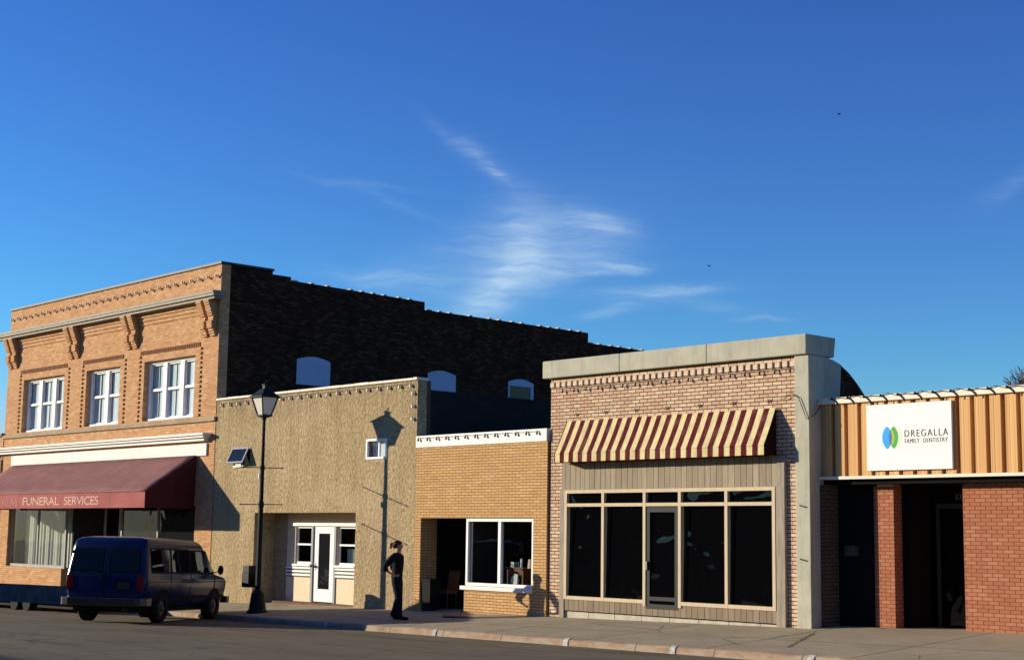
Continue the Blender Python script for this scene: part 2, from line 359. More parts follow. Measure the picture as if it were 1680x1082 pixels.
# ------------------------------------------------------------------ mesh builder
class MB:
    def __init__(s): s.v = []; s.f = []
    def add(s, vs, fs):
        o = len(s.v); s.v += [tuple(v) for v in vs]; s.f += [tuple(i + o for i in f) for f in fs]; return s
    def box(s, x0, x1, y0, y1, z0, z1):
        if x0 > x1: x0, x1 = x1, x0
        if y0 > y1: y0, y1 = y1, y0
        if z0 > z1: z0, z1 = z1, z0
        return s.add([(x0, y0, z0), (x1, y0, z0), (x1, y1, z0), (x0, y1, z0), (x0, y0, z1), (x1, y0, z1), (x1, y1, z1), (x0, y1, z1)],
                     [(0, 3, 2, 1), (4, 5, 6, 7), (0, 1, 5, 4), (1, 2, 6, 5), (2, 3, 7, 6), (3, 0, 4, 7)])
    def prism(s, a, b):
        """two matching outlines joined"""
        n = len(a)
        return s.add(list(a) + list(b), [tuple(range(n))[::-1], tuple(range(n, 2 * n))] + [(i, (i + 1) % n, n + (i + 1) % n, n + i) for i in range(n)])
    def xprism(s, yz, x0, x1): return s.prism([(x0, y, z) for y, z in yz], [(x1, y, z) for y, z in yz])
    def yprism(s, xz, y0, y1): return s.prism([(x, y0, z) for x, z in xz], [(x, y1, z) for x, z in xz])
    def tube(s, pts, rad, n=8):
        pts = [Vector(p) for p in pts]; rings = []
        if not isinstance(rad, (list, tuple)): rad = [rad] * len(pts)
        for i, p in enumerate(pts):
            d = (pts[min(i + 1, len(pts) - 1)] - pts[max(i - 1, 0)]).normalized()
            u = d.cross(Vector((0, 0, 1))); u = u.normalized() if u.length > .01 else Vector((1, 0, 0)); w = d.cross(u).normalized()
            rings.append([p + (u * math.cos(k * 2 * math.pi / n) + w * math.sin(k * 2 * math.pi / n)) * rad[i] for k in range(n)])
        vs = [q for r in rings for q in r]; fs = []
        for i in range(len(pts) - 1):
            for k in range(n): fs.append((i * n + k, i * n + (k + 1) % n, (i + 1) * n + (k + 1) % n, (i + 1) * n + k))
        fs += [tuple(range(n))[::-1], tuple((len(pts) - 1) * n + k for k in range(n))]
        return s.add(vs, fs)
    def sphere(s, c, r, n=8, m=5, sx=1, sy=1, sz=1):
        vs = []; fs = []
        for i in range(m + 1):
            a = math.pi * i / m
            for k in range(n):
                b = 2 * math.pi * k / n
                vs.append((c[0] + r * sx * math.sin(a) * math.cos(b), c[1] + r * sy * math.sin(a) * math.sin(b), c[2] + r * sz * math.cos(a)))
        for i in range(m):
            for k in range(n): fs.append((i * n + k, (i + 1) * n + k, (i + 1) * n + (k + 1) % n, i * n + (k + 1) % n))
        return s.add(vs, fs)
    def wall(s, x0, x1, z0, z1, y0, y1, holes=()):
        """a wall facing -Y with rectangular openings (x0,x1,z0,z1)"""
        xs = sorted({x0, x1, *[h[0] for h in holes], *[h[1] for h in holes]}); zs = sorted({z0, z1, *[h[2] for h in holes], *[h[3] for h in holes]})
        xs = [x for x in xs if x0 <= x <= x1]; zs = [z for z in zs if z0 <= z <= z1]
        solid = lambda i, j: 0 <= i < len(xs) - 1 and 0 <= j < len(zs) - 1 and not any(h[0] < (xs[i] + xs[i + 1]) / 2 < h[1] and h[2] < (zs[j] + zs[j + 1]) / 2 < h[3] for h in holes)
        for i in range(len(xs) - 1):
            for j in range(len(zs) - 1):
                if not solid(i, j): continue
                a, b, c, d = xs[i], xs[i + 1], zs[j], zs[j + 1]
                s.add([(a, y0, c), (b, y0, c), (b, y0, d), (a, y0, d)], [(0, 1, 2, 3)]); s.add([(a, y1, c), (b, y1, c), (b, y1, d), (a, y1, d)], [(3, 2, 1, 0)])
                if not solid(i - 1, j): s.add([(a, y0, c), (a, y1, c), (a, y1, d), (a, y0, d)], [(3, 2, 1, 0)])
                if not solid(i + 1, j): s.add([(b, y0, c), (b, y1, c), (b, y1, d), (b, y0, d)], [(0, 1, 2, 3)])
                if not solid(i, j - 1): s.add([(a, y0, c), (b, y0, c), (b, y1, c), (a, y1, c)], [(3, 2, 1, 0)])
                if not solid(i, j + 1): s.add([(a, y0, d), (b, y0, d), (b, y1, d), (a, y1, d)], [(0, 1, 2, 3)])
        return s
    def build(s, name, mat, parent=None, smooth=False, bevel=0.0, label=None):
        me = bpy.data.meshes.new(name)
        o0 = ORG.get(parent.name, Vector()) if parent else Vector()
        me.from_pydata([Vector(v) - o0 for v in s.v], [], s.f)
        bm = bmesh.new(); bm.from_mesh(me)
        bmesh.ops.remove_doubles(bm, verts=bm.verts, dist=1e-5)
        bmesh.ops.recalc_face_normals(bm, faces=bm.faces)
        if bevel:
            ed = [e for e in bm.edges if len(e.link_faces) == 2 and e.calc_face_angle(0) > .6]
            bmesh.ops.bevel(bm, geom=ed, offset=bevel, segments=2, affect='EDGES', profile=.6)
        bm.to_mesh(me); bm.free()
        if smooth:
            for p in me.polygons: p.use_smooth = True
        me.materials.append(M[mat] if isinstance(mat, str) else mat)
        o = bpy.data.objects.new(name, me); C.objects.link(o)
        if parent: o.parent = parent; ORG[o.name] = o0
        if label: o['label'] = label
        return o
ORG = {}
def tag(o, label=None, cat=None, group=None, kind=None):
    if label: o['label'] = label
    if cat: o['category'] = cat
    if group: o['group'] = group
    if kind: o['kind'] = kind
    return o
def thing(name, loc, label, cat, group=None, rz=0.0, local=False):
    """an Empty at the base of a thing; its parts are its children"""
    o = bpy.data.objects.new(name, None); C.objects.link(o)
    o.location = loc; o.rotation_euler = (0, 0, rz); o.empty_display_size = .3
    ORG[o.name] = Vector() if local else Vector(loc)
    return tag(o, label, cat, group)
def copy_part(o, off, parent):
    c = o.copy(); C.objects.link(c); c.parent = parent; c.location = o.location + Vector(off); ORG[c.name] = ORG.get(o.name, Vector()); return c

def text_mesh(s, name, x0, x1, z0, z1, y, mat, parent, depth=.006, spacing=1.0, thin=0.0):
    cu = bpy.data.curves.new(name, 'FONT'); cu.body = s; cu.size = 1; cu.extrude = .01; cu.space_character = spacing; cu.offset = thin
    cu.resolution_u = 4
    tmp = bpy.data.objects.new(name, cu); C.objects.link(tmp)
    dg = bpy.context.evaluated_depsgraph_get()
    me = bpy.data.meshes.new_from_object(tmp.evaluated_get(dg)); bpy.data.objects.remove(tmp)
    xs = [v.co.x for v in me.vertices]; ys = [v.co.y for v in me.vertices]
    ax, bx, ay, by = min(xs), max(xs), min(ys), max(ys)
    o0 = ORG.get(parent.name, Vector())
    for v in me.vertices:
        v.co = Vector((x0 + (v.co.x - ax) / (bx - ax) * (x1 - x0), y - (v.co.z + .01) / .02 * depth, z0 + (v.co.y - ay) / (by - ay) * (z1 - z0))) - o0
    me.materials.clear(); me.materials.append(M[mat])
    o = bpy.data.objects.new(name, me); C.objects.link(o); o.parent = parent; ORG[o.name] = o0
    return o

# ------------------------------------------------------------------ ground, pavement, kerb, road
def yk(x): return -2.91 - .0464 * x                     # line of the kerb
def gz(x, y): return .076 + .0169 * x + .065 * min(y, .6)  # pavement, falling towards the kerb
def kz(x): return gz(x, yk(x))
def rz(x, y):
    d = max(0.0, yk(x) - y)
    return kz(x) - .125 + .014 * min(d, 9)

def sheet(name, mat, xs, rows, zf, kind='structure'):
    b = MB(); n = len(rows)
    vs = [(x, r(x), zf(x, r(x))) for x in xs for r in rows]
    b.add(vs, [(i * n + j, (i + 1) * n + j, (i + 1) * n + j + 1, i * n + j + 1) for i in range(len(xs) - 1) for j in range(n - 1)])
    o = b.build(name, mat); o['kind'] = kind; return o
XS = [-60 + 2 * i for i in range(56)]
sheet('pavement', 'sidewalk', XS, [lambda x: yk(x) + .08] + [(lambda x, k=k: k) for k in (-1.9, -1.2, -.6, 0, .6, 1.2, 2.4)], lambda x, y: gz(x, y) if y > yk(x) + .2 or True else 0)
sheet('road', 'asphalt', XS, [lambda x: yk(x) - .02] + [(lambda x, k=k: yk(x) - k) for k in (.4, 1, 2, 4, 6, 9, 14, 20)], rz)
kb = MB()
for x in [-60 + .95 * i for i in range(116)]:
    x2 = x + .95
    def ring(q):
        j = .006 * math.sin(q * 7.3) + .005 * math.sin(q * 17.1)
        y, z = yk(q), kz(q)
        return [(q, y + .09, z + .004), (q, y + .05, z + .006 + j), (q, y + .012, z - .012 + j), (q, y - .012 + j, z - .06), (q, y - .03, z - .17), (q, y - .03, z - .4), (q, y + .09, z - .4)]
    a, b2 = ring(x), ring(x2); o = len(kb.v); kb.v += a + b2; n = len(a)
    kb.f += [(o + i, o + (i + 1) % n, o + n + (i + 1) % n, o + n + i) for i in range(n)]
kerb = kb.build('kerb', 'kerb'); kerb['kind'] = 'structure'
for x in (-.62, 3.52, 7.65, 10.45, 13.5):
    b = MB(); w = .13
    pr = lambda q: [(q, yk(q) + .10, kz(q) + .012), (q, yk(q) + .045, kz(q) + .017), (q, yk(q) - .004, kz(q) - .010), (q, yk(q) - .030, kz(q) - .06), (q, yk(q) - .042, kz(q) - .17)]
    a, c = pr(x - w / 2), pr(x + w / 2)
    b.add(a + c, [(i, i + 1, 5 + i + 1, 5 + i) for i in range(4)])
    b.build('painted_mark', 'mark_white', kerb)
g = MB(); GX = [-400, -150, -62, 50, 150, 400]; GY = [-400, -120, -40, -23.5, 14, 60, 150, 400]
def gzz(x, y): return .0169 * max(-70, min(60, x)) - .75
vs = [(x, y, gzz(x, y)) for x in GX for y in GY]; n = len(GY)
g.add(vs, [(i * n + j, (i + 1) * n + j, (i + 1) * n + j + 1, i * n + j + 1) for i in range(len(GX) - 1) for j in range(n - 1)])
g.build('ground', 'ground')['kind'] = 'structure'
b = MB(); cx, cy = 1.55, -.75
b.add([(cx + .55 * math.cos(a * math.pi / 8) * .9, cy + .3 * math.sin(a * math.pi / 8), gz(cx, cy) + .012) for a in range(16)], [tuple(range(16))])
tag(b.build('utility_cover', 'rust'), 'dark oval utility cover set in the pavement before the tan brick doorway', 'utility cover')

# ------------------------------------------------------------------ window helper
def pane_frame(x0, x1, z0, z1, y, w, d=.05, bars=()):
    b = MB(); b.box(x0, x0 + w, y - d, y, z0, z1); b.box(x1 - w, x1, y - d, y, z0, z1)
    b.box(x0 + w, x1 - w, y - d, y, z1 - w, z1); b.box(x0 + w, x1 - w, y - d, y, z0, z0 + w)
    for bar in bars: b.box(*bar)
    return b

def string_lights(label, pts, sags, mat_s='cable', r=.034, drop=.06, y=-.05, name='string_lights', wire=.004):
    p0 = pts[0]
    root = thing(name, (p0[0], y, p0[1]), label, 'string lights', 'festoon lights along the parapets')
    b = MB(); line = []
    for i, (x, z) in enumerate(pts):
        line.append((x, y, z + drop))
        if i < len(pts) - 1:
            x2, z2 = pts[i + 1]; line.append(((x + x2) / 2, y, (z + z2) / 2 + drop - sags))
    b.tube(line, wire, 5); b.build('cable', 'cable', root)
    sk = MB().box(p0[0] - .011, p0[0] + .011, y - .011, y + .011, p0[1] + r * .9, p0[1] + drop + .005).build('socket', 'cable', root)
    bu = MB().sphere((p0[0], y - .012, p0[1]), r, 8, 5, 1, 1, 1.15).build('bulb', mat_s, root, smooth=True)
    for x, z in pts[1:]:
        copy_part(sk, (x - p0[0], 0, z - p0[1]), root); copy_part(bu, (x - p0[0], 0, z - p0[1]), root)
    return root

# ================================================================== 1. two-storey brick building
LX0, LX1 = -25.1, -10.55
B = thing('brick_building', (-17.8, 0, -.3), 'tall two storey orange brick building with stepped dark side wall and bracketed cornice', 'building')
wins = [(-23.73, -20.52, 5.33, 7.22, 3), (-18.9, -16.55, 5.33, 7.22, 2), (-14.97, -11.85, 5.33, 7.22, 3)]
holes = [w[:4] for w in wins]
shop = (-24.35, -11.5, .6, 2.75)
entry = (-20.0, -16.2, -1.2, 2.75)
b = MB().wall(LX0, LX1, -1.2, 9.86, 0, .32, holes + [(-24.35, -20.0, .6, 2.75), entry, (-16.2, -11.5, .6, 2.75)])
b.build('front_wall', 'brick_orange', B)
# side wall with stepped parapet, arched boards set on it
prof = [(0.321, -1.2), (0.321, 9.86), (1.81, 9.86), (1.81, 9.77), (2.49, 9.77), (2.49, 9.66), (7.84, 9.60), (7.84, 9.34), (15.59, 9.34), (15.59, 8.97), (19.24, 8.97), (19.24, -1.2)]
MB().xprism(prof, LX1 - .32, LX1).build('side_wall', 'brick_soot_shade', B)
MB().box(LX1 - .3, LX1 + .002, .3185, .3205, 0, 1).v
MB().box(LX0, LX0 + .3, .321, 19.2, -1.2, 9.0).build('party_wall', 'brick_soot_shade', B)
MB().box(LX0 + .3, LX1 - .32, 19.0, 19.24, -1.2, 8.9).build('rear_wall', 'brick_soot_shade', B)
MB().box(LX0 + .3, LX1 - .32, .33, 18.99, 8.5, 8.7).build('roof', 'roof_black', B)
b = MB().box(LX0 - .05, LX1 + .06, -.06, .36, 9.862, 9.93)
b.box(LX1 - .36, LX1 + .06, .361, 1.83, 9.862, 9.93)
b.build('parapet_coping', 'coping_dark', B)
tl = None
for k, (ya, yb_, zz) in enumerate([(2.6, 7.7, 9.66), (8.0, 15.4, 9.342), (15.7, 19.0, 8.972)]):
    y = ya
    while y < yb_:
        z = zz - (.0112 * (y - 2.49) if k == 0 else 0)
        if tl is None: tl = MB().box(LX1 - .3, LX1 + .02, y, y + .14, z, z + .035).build('coping_tile', 'coping_tile', B); t0_ = (y, z)
        else: copy_part(tl, (0, y - t0_[0], z - t0_[1]), B)
        y += random.choice((.45, .62, .62, .9))
def arch(y0, y1, z0, zs, zt, n=8):
    return [(y0, z0)] + [(y0 + (y1 - y0) * i / n, zs + (zt - zs) * math.sin(math.pi * i / n)) for i in range(n + 1)] + [(y1, z0)]
for k, (y0, y1, z0) in enumerate([(2.8, 4.07, 6.46), (8.03, 9.25, 6.1), (11.64, 12.84, 6.1)]):
    if k < 2:
        MB().xprism(arch(y0, y1, z0, 7.24, 7.36), LX1 - .05, LX1 + .012).build('boarded_window', 'board_blue', B)
    else:
        f = MB().xprism(arch(y0, y1, 7.10, 7.24, 7.36), LX1 - .05, LX1 + .03); f.box(LX1 - .05, LX1 + .03, y1 - .13, y1, z0, 7.099); f.box(LX1 - .05, LX1 + .03, y0, y0 + .07, z0, 7.099)
        f = f.build('side_window', 'board_blue', B)
        MB().box(LX1 - .04, LX1 + .008, y0 + .07, y1 - .13, z0, 7.098).build('glass_pane', 'glass_dim', f)
# cornice, brackets, corbel courses, protruding brickwork
b = MB().box(-25.5, -10.30, -.40, .0 - .001, 8.84, 8.92).box(-25.5, -10.30, -.42, -.001, 8.92, 9.0)
b.box(LX1 + .001, -10.30, -.001, .03, 8.84, 9.0).box(-25.42, -10.36, -.33, -.001, 8.76, 8.84)
b.build('cornice', 'tin_dark', B, bevel=.006)
bz = MB()
def strip(b, x0, x1):
    z = 8.758; n = 14; h = (8.758 - 7.7) / n
    for i in range(n):
        f = i / n
        d = .33 - .20 * f * 2 if f < .4 else (.20 - (f - .5) * .06 if f < .72 else .16 - (f - .72) * .46)
        if .38 < f < .52: d = .145
        b.box(x0 - (.012 if i % 3 == 0 else 0), x1 + (.012 if i % 3 == 0 else 0), -max(.03, d), -.001, z - h * (i + 1) + .0008, z - h * i)
first = None
for xc in (-24.62, -19.82, -15.78, -11.06):
    if first is None:
        s = MB(); strip(s, xc - .36, xc - .09); strip(s, xc + .09, xc + .36)
        first = s.build('bracket', 'brick_orange', B); x_first = xc
    else: copy_part(first, (xc - x_first, 0, 0), B)
for a, c in ((-24.2, -20.24), (-19.4, -16.2), (-15.36, -11.48)):
    MB().box(a, c, -.11, -.001, 8.63, 8.755).box(a, c, -.07, -.001, 8.52, 8.628).box(a, c, -.035, -.001, 8.40, 8.518).build('corbel_course', 'brick_orange', B)
MB().box(LX0, LX1, -.03, -.001, 9.50, 9.57).build('string_course', 'brick_orange', B)
sb = None
M['brick_brown'] = plain('dark brown header brick', (.20, .085, .045), .85, var=.3, scale=12)
for (x0, x1, z0, z1, n) in wins:
    bd = MB(); x = x0 - .26
    while x < x1 + .2:
        bd.box(x, x + .075, -.02, -.001, 7.45, 7.58); x += .105
    bd.build('header_course', 'brick_brown', B)
    for xs_ in (x0 - .36, x1 + .24):
        z = 5.34
        while z < 7.44:
            if sb is None: sb = MB().box(xs_, xs_ + .13, -.045, -.001, z, z + .07).build('surround_brick', 'brick_orange', B); s0 = (xs_, z)
            else: copy_part(sb, (xs_ - s0[0], 0, z - s0[1]), B)
            z += .144
MB().box(LX0 - .03, LX1 + .03, -.07, -.001, 5.15, 5.28).build('sill_course', 'sill_stone', B, bevel=.008)
# upstairs windows
for (x0, x1, z0, z1, n) in wins:
    w = MB(); yy = .22
    # outer frame and wide mullions
    mull = .22; cw = (x1 - x0 - .10 - (n - 1) * mull - .1) / n
    w.box(x0, x0 + .1, yy - .06, yy + .06, z0, z1).box(x1 - .1, x1, yy - .06, yy + .06, z0, z1)
    w.box(x0 + .1, x1 - .1, yy - .06, yy + .06, z1 - .08, z1).box(x0 + .1, x1 - .1, yy - .10, yy + .06, z0, z0 + .07)
    cells = []
    for i in range(n):
        a = x0 + .1 + i * (cw + mull)
        cells.append((a, min(a + cw, x1 - .1)))
        if i < n - 1: w.box(a + cw, a + cw + mull, yy - .05, yy + .06, z0 + .07, z1 - .08)
    f = w.build('window', 'frame_white', B)
    for (a, c) in cells:
        s = MB(); zm = 6.31
        for (q0, q1, yo) in ((zm, z1 - .08, .0), (z0 + .07, zm, .035)):
            s.box(a, a + .05, yy + yo, yy + yo + .035, q0, q1).box(c - .05, c, yy + yo, yy + yo + .035, q0, q1)
            s.box(a + .05, c - .05, yy + yo, yy + yo + .035, q1 - .05, q1).box(a + .05, c - .05, yy + yo, yy + yo + .035, q0, q0 + .05)
        s.box(a, c, yy - .02, yy - .001, zm - .035, zm + .035)
        s.build('sash', 'frame_white', f)
        MB().box(a + .04, c - .04, yy + .055, yy + .06, z0 + .1, z1 - .1).build('glass_pane', 'glass_clear', f)
        # blind or curtain folds behind
        cu = MB(); nn = 18; pts = []
        gap = random.choice((0, 0, .16))
        for k in range(nn + 1):
            x = a + (c - a) * k / nn; pts.append((x, yy + .078 + .004 * math.sin(k * 1.3 + a) + .005 * math.sin(k * .57 + 2 * a)))
        vs = [(x, y, z0 + .05) for x, y in pts] + [(x, y, z1 - .05) for x, y in pts]
        cu.add(vs, [(k, k + 1, nn + 2 + k, nn + 1 + k) for k in range(nn) if not (gap and nn * .44 < k < nn * .55)]); cu.build('curtain', 'blind', f)
MB().box(LX0 + .31, LX1 - .33, .60, .65, 4.9, 7.6).build('upstairs_room', 'dark', B)
# white shop cornice and frieze
b = MB().box(-25.5, -10.75, -.30, -.001, 4.73, 4.80).box(-25.45, -10.82, -.24, -.001, 4.66, 4.73).box(-25.4, -10.9, -.16, -.001, 4.57, 4.66)
b.build('shop_cornice', 'white_old', B, bevel=.006)
MB().box(-24.3, -10.93, -.05, -.001, 4.14, 4.50).build('frieze_board', 'white_old', B)
# shop front under the awning
f = pane_frame(-24.35, -20.0, .6, 2.745, .16, .09, .06, [(-22.2, -22.12, .10, .16, .69, 2.655)]).build('shop_window', 'alu', B)
MB().box(-24.28, -20.08, .13, .135, .68, 2.66).build('glass_pane', 'glass_clear', f)
cu = MB(); nn = 120; pts = []
for k in range(nn + 1):
    x = -23.75 + (3.7) * k / nn; pts.append((x, .42 + .05 * math.sin(k * .9) * (.5 + .5 * math.sin(k * .31)) + .02 * math.sin(k * 2.3)))
cu.add([(x, y, .62) for x, y in pts] + [(x, y, 2.7) for x, y in pts], [(k, k + 1, nn + 2 + k, nn + 1 + k) for k in range(nn)])
cu.build('curtain', 'curtain', f, smooth=True)
f = pane_frame(-16.2, -11.5, .6, 2.745, .16, .09, .06, [(-13.9, -13.82, .10, .16, .69, 2.655)]).build('shop_window', 'alu', B)
MB().box(-16.12, -11.58, .13, .135, .68, 2.66).build('glass_pane', 'glass_dim', f)
MB().box(-24.35, -20.0, .20, .32, .45, .60).v
MB().box(-20.0, -19.9, .321, 1.5, -1.2, 2.8).build('entry_side', 'green_board', B); MB().box(-16.3, -16.2, .321, 1.5, -1.2, 2.8).build('entry_side', 'green_board', B)
d = pane_frame(-19.9, -16.3, -.3, 2.8, 1.5, .12, .06, [(-18.85, -18.75, 1.44, 1.5, -.18, 2.68), (-17.45, -17.35, 1.44, 1.5, -.18, 2.68), (-18.75, -17.45, 1.44, 1.5, 1.98, 2.08)]).build('entry_door', 'frame_white', B)
MB().box(-19.8, -16.4, 1.47, 1.475, -.2, 2.7).build('glass_pane', 'glass_dim', d)
MB().box(LX0 + .3, LX1 - .33, .321, 3.2, 2.81, 2.9).build('shop_ceiling', 'green_board', B)
MB().box(LX0 + .3, LX1 - .33, 3.0, 3.05, -1.2, 2.8).build('shop_room', 'dark', B)

# left end of the row: only a sliver shows
N = thing('brick_neighbour', (-30, 0, -.4), 'low brown brick building at the left end of the row', 'building')
MB().wall(-38, -25.12, -1.2, 5.25, -.02, .3, [(-36, -26.1, .6, 2.7)]).build('front_wall', 'brick_orange', N)
MB().box(-38, -25.14, .31, 14, -1.2, 5.0).build('rear_block', 'brick_soot_shade', N)
MB().box(-38.1, -25.13, -.1, .34, 5.252, 5.36).build('coping', 'coping_dark', N)
f = pane_frame(-36, -26.1, .6, 2.7, .15, .1).build('shop_window', 'alu', N)
MB().box(-35.9, -26.2, .12, .125, .7, 2.6).build('glass_pane', 'glass_dim', f)
MB().box(-38, -25.6, -.28, -.021, 4.55, 4.8).build('shop_cornice', 'white_old', N)
MB().tube([(-25.25, -.08, -.2), (-25.25, -.08, 4.4)], .04, 8).build('drain_pipe', 'rust', N)

# maroon awning
A = thing('maroon_awning', (-17.8, -.02, 4.15), 'long faded maroon awning lettered funeral services over the left shopfront', 'awning')
ax0, ax1 = -24.15, -11.48
yt, ztop, yf, zf1, zf0 = -.06, 4.14, -1.68, 3.03, 2.57
b = MB(); nx, ns = 28, 6
vs = []
for i in range(nx + 1):
    x = ax0 + (ax1 - ax0) * i / nx
    for j in range(ns + 1):
        f = j / ns
        sag = -.035 * math.sin(math.pi * f) * (.4 + .6 * abs(math.sin(math.pi * i / 7)))
        vs.append((x, yt + (yf - yt) * f, ztop + (zf1 - ztop) * f + sag))
b.add(vs, [(i * (ns + 1) + j, (i + 1) * (ns + 1) + j, (i + 1) * (ns + 1) + j + 1, i * (ns + 1) + j + 1) for i in range(nx) for j in range(ns)])
o = b.build('canopy', 'maroon', A, smooth=True)
sd = o.modifiers.new('thick', 'SOLIDIFY'); sd.thickness = .02
va = MB().box(ax0, ax1, yf - .012, yf + .012, zf0, zf1 - .004).build('valance', 'maroon_red', A)
text_mesh('FUNERAL', 'lettering', -19.56, -16.95, 2.67, 2.93, yf - .0125, 'letter_cream', va, .004, .92); text_mesh('SERVICES', 'lettering', -16.60, -14.32, 2.67, 2.93, yf - .0125, 'letter_cream', va, .004, .92)
text_mesh('VILAS', 'worn_lettering', -21.25, -19.95, 2.66, 2.91, yf - .0125, 'letter_faint', va, .004)
for x in (ax0, ax1): MB().xprism([(yt, ztop - .03), (yf + .013, zf1 - .03), (yf + .013, zf0), (yt, zf0)], x - .012, x + .012).build('end_panel', 'maroon_end_shade', A)
b = MB()
for x in (ax0 + .1, -20, -15.8, ax1 - .1): b.tube([(x, yt, zf0 + .03), (x, yf + .03, zf0 + .03)], .02, 6)
b.build('frame', 'alu', A)

# ================================================================== 2. stucco building
SX0, SX1 = -10.5, -1.06
B = thing('stucco_building', (-5.8, 0, -.1), 'rough tan stucco building with one recessed doorway and two small upper windows', 'building')
op = (-8.26, -3.5, -1.2, 2.45); wa = (-9.50, -8.62, 3.80, 4.31); wb = (-3.12, -2.24, 3.81, 4.33)
MB().wall(SX0, SX1, -1.2, 5.74, .0, .3, [op, wa, wb]).build('front_wall', 'stucco', B)
b = MB(); x = SX0
while x < SX1:
    x2 = min(SX1 + .02, x + .62); b.box(x + .003, x2 - .003, -.05, .34, 5.742, 5.80 + random.uniform(0, .015)); x += .62
b.build('coping', 'coping_tile', B, bevel=.012)
MB().box(SX1 - .3, SX1, .301, .42, -1.2, 5.74).build('corner_pier', 'brick_buff_dim', B)
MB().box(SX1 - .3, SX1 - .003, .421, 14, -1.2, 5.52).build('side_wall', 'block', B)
MB().box(SX0, SX1 - .31, .31, 13.9, 5.0, 5.2).build('roof', 'roof_black', B)
MB().box(SX0, SX1 - .31, 13.7, 13.95, -1.2, 4.99).build('rear_wall', 'block', B)
# recess
yb = .70
MB().box(op[0] - .1, op[0] - .001, .301, 1.0, -1.2, 2.7).box(op[1] + .001, op[1] + .1, .301, 1.0, -1.2, 2.7).box(op[0] - .1, op[1] + .1, .301, 1.0, 2.451, 2.7).build('recess', 'stucco', B)
MB().wall(op[0], -7.62, -1.2, 2.45, yb, yb + .2).build('recess_back', 'stucco', B)
MB().wall(-7.62, op[1], -1.2, 2.45, yb, yb + .12, [(-7.22, -6.43, 1.06, 2.10), (-6.32, -5.37, -1.2, 2.12), (-5.25, -4.40, 1.06, 2.10)]).build('doorway_panel', 'cream_panel', B)
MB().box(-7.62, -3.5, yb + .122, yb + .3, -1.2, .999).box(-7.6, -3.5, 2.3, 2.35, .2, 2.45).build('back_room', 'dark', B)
for x0, x1 in ((-7.60, -6.42), (-5.26, -3.52)):
    for k in range(3):
        MB().box(x0, x1, yb - .035, yb - .001, .735 + k * .095, .785 + k * .095).build('white_moulding', 'frame_white', B)
        MB().box(x0, x1, yb - .012, yb - .0015, .700 + k * .095, .7345 + k * .095).build('dark_groove', 'coping_dark', B)
MB().box(-7.30, -3.55, yb - .05, yb - .001, 2.10, 2.18).build('door_head', 'frame_white', B); MB().box(-7.25, -6.40, yb - .08, yb - .001, 1.0, 1.055).build('window_sill', 'frame_white', B); MB().box(-5.28, -4.37, yb - .08, yb - .001, 1.0, 1.055).build('window_sill', 'frame_white', B)
MB().box(-6.42, -6.335, yb - .03, yb - .001, .02, 2.10).build('door_post', 'grey_trim', B); MB().box(-5.36, -5.27, yb - .03, yb - .001, .02, 2.10).build('door_post', 'grey_trim', B)
d = pane_frame(-6.31, -5.38, .06, 2.10, yb + .05, .20, .045, [(-6.11, -5.58, yb + .005, yb + .05, .26, .40)]).build('door', 'frame_white', B, label='white glazed door')
MB().box(-6.11, -5.58, yb + .03, yb + .034, .40, 1.90).build('glass_pane', 'glass_dim', d)
MB().sphere((-6.22, yb - .03, 1.0), .035).box(-6.24, -6.20, yb - .0, yb + .006, .9, 1.1).build('door_handle', 'chrome', d)
for x0, x1 in ((-7.22, -6.43), (-5.25, -4.40)):
    w = pane_frame(x0, x1, 1.06, 2.10, yb + .09, .06, .05, [(x0 + .06, x1 - .06, yb + .03, yb + .09, 1.57, 1.62)]).build('side_window', 'frame_white', B)
    MB().box(x0 + .05, x1 - .05, yb + .075, yb + .08, 1.1, 2.05).build('glass_pane', 'glass_clear', w)
    c = MB(); nn = 26; pts = [(x0 + (x1 - x0) * (.15 + .7 * k / nn), yb + .26 + .02 * math.sin(k * 1.3)) for k in range(nn + 1)]
    if x0 > -6:
        c.add([(x, y, 1.08) for x, y in pts] + [(x, y, 1.5) for x, y in pts], [(k, k + 1, nn + 2 + k, nn + 1 + k) for k in range(nn)]); c.build('curtain', 'lace', w)
# paintwork stone threshold
MB().box(-7.62, -3.55, .25, yb - .001, -.3, .035).build('threshold', 'rust', B)
# upper windows
f = pane_frame(wa[0], wa[1], wa[2], wa[3], .10, .045, .06).build('vent_window', 'frame_white', B, label='small awning window propped open')
MB().box(wa[0] + .04, wa[1] - .04, .2, .205, wa[2], wa[3]).build('opening', 'dark', f)
sash = MB()
def tilt(x, v, n): # sash hinged along the top, swung out
    a = R(25); L = .50
    return (x, -.02 - v * math.sin(a) - n * math.cos(a), wa[3] - .01 - v * math.cos(a) + n * math.sin(a))
def slab(b, x0, x1, v0, v1, n0, n1):
    b.prism([tilt(x0, v0, n0), tilt(x1, v0, n0), tilt(x1, v1, n0), tilt(x0, v1, n0)], [tilt(x0, v0, n1), tilt(x1, v0, n1), tilt(x1, v1, n1), tilt(x0, v1, n1)])
xa, xb = wa[0] + .01, wa[1] - .01
slab(sash, xa, xa + .05, 0, .5, 0, .03); slab(sash, xb - .05, xb, 0, .5, 0, .03); slab(sash, xa + .05, xb - .05, 0, .05, 0, .03); slab(sash, xa + .05, xb - .05, .45, .5, 0, .03)
sash = sash.build('sash', 'grey_trim', f)
p = MB(); slab(p, xa + .05, xb - .05, .05, .45, .008, .014); p.build('glass_pane', 'glass_dim', sash)
MB().box(wa[0] + .1, wa[1] - .25, -.06, -.001, wa[2] - .05, wa[2] - .002).build('sill', 'frame_white', f)
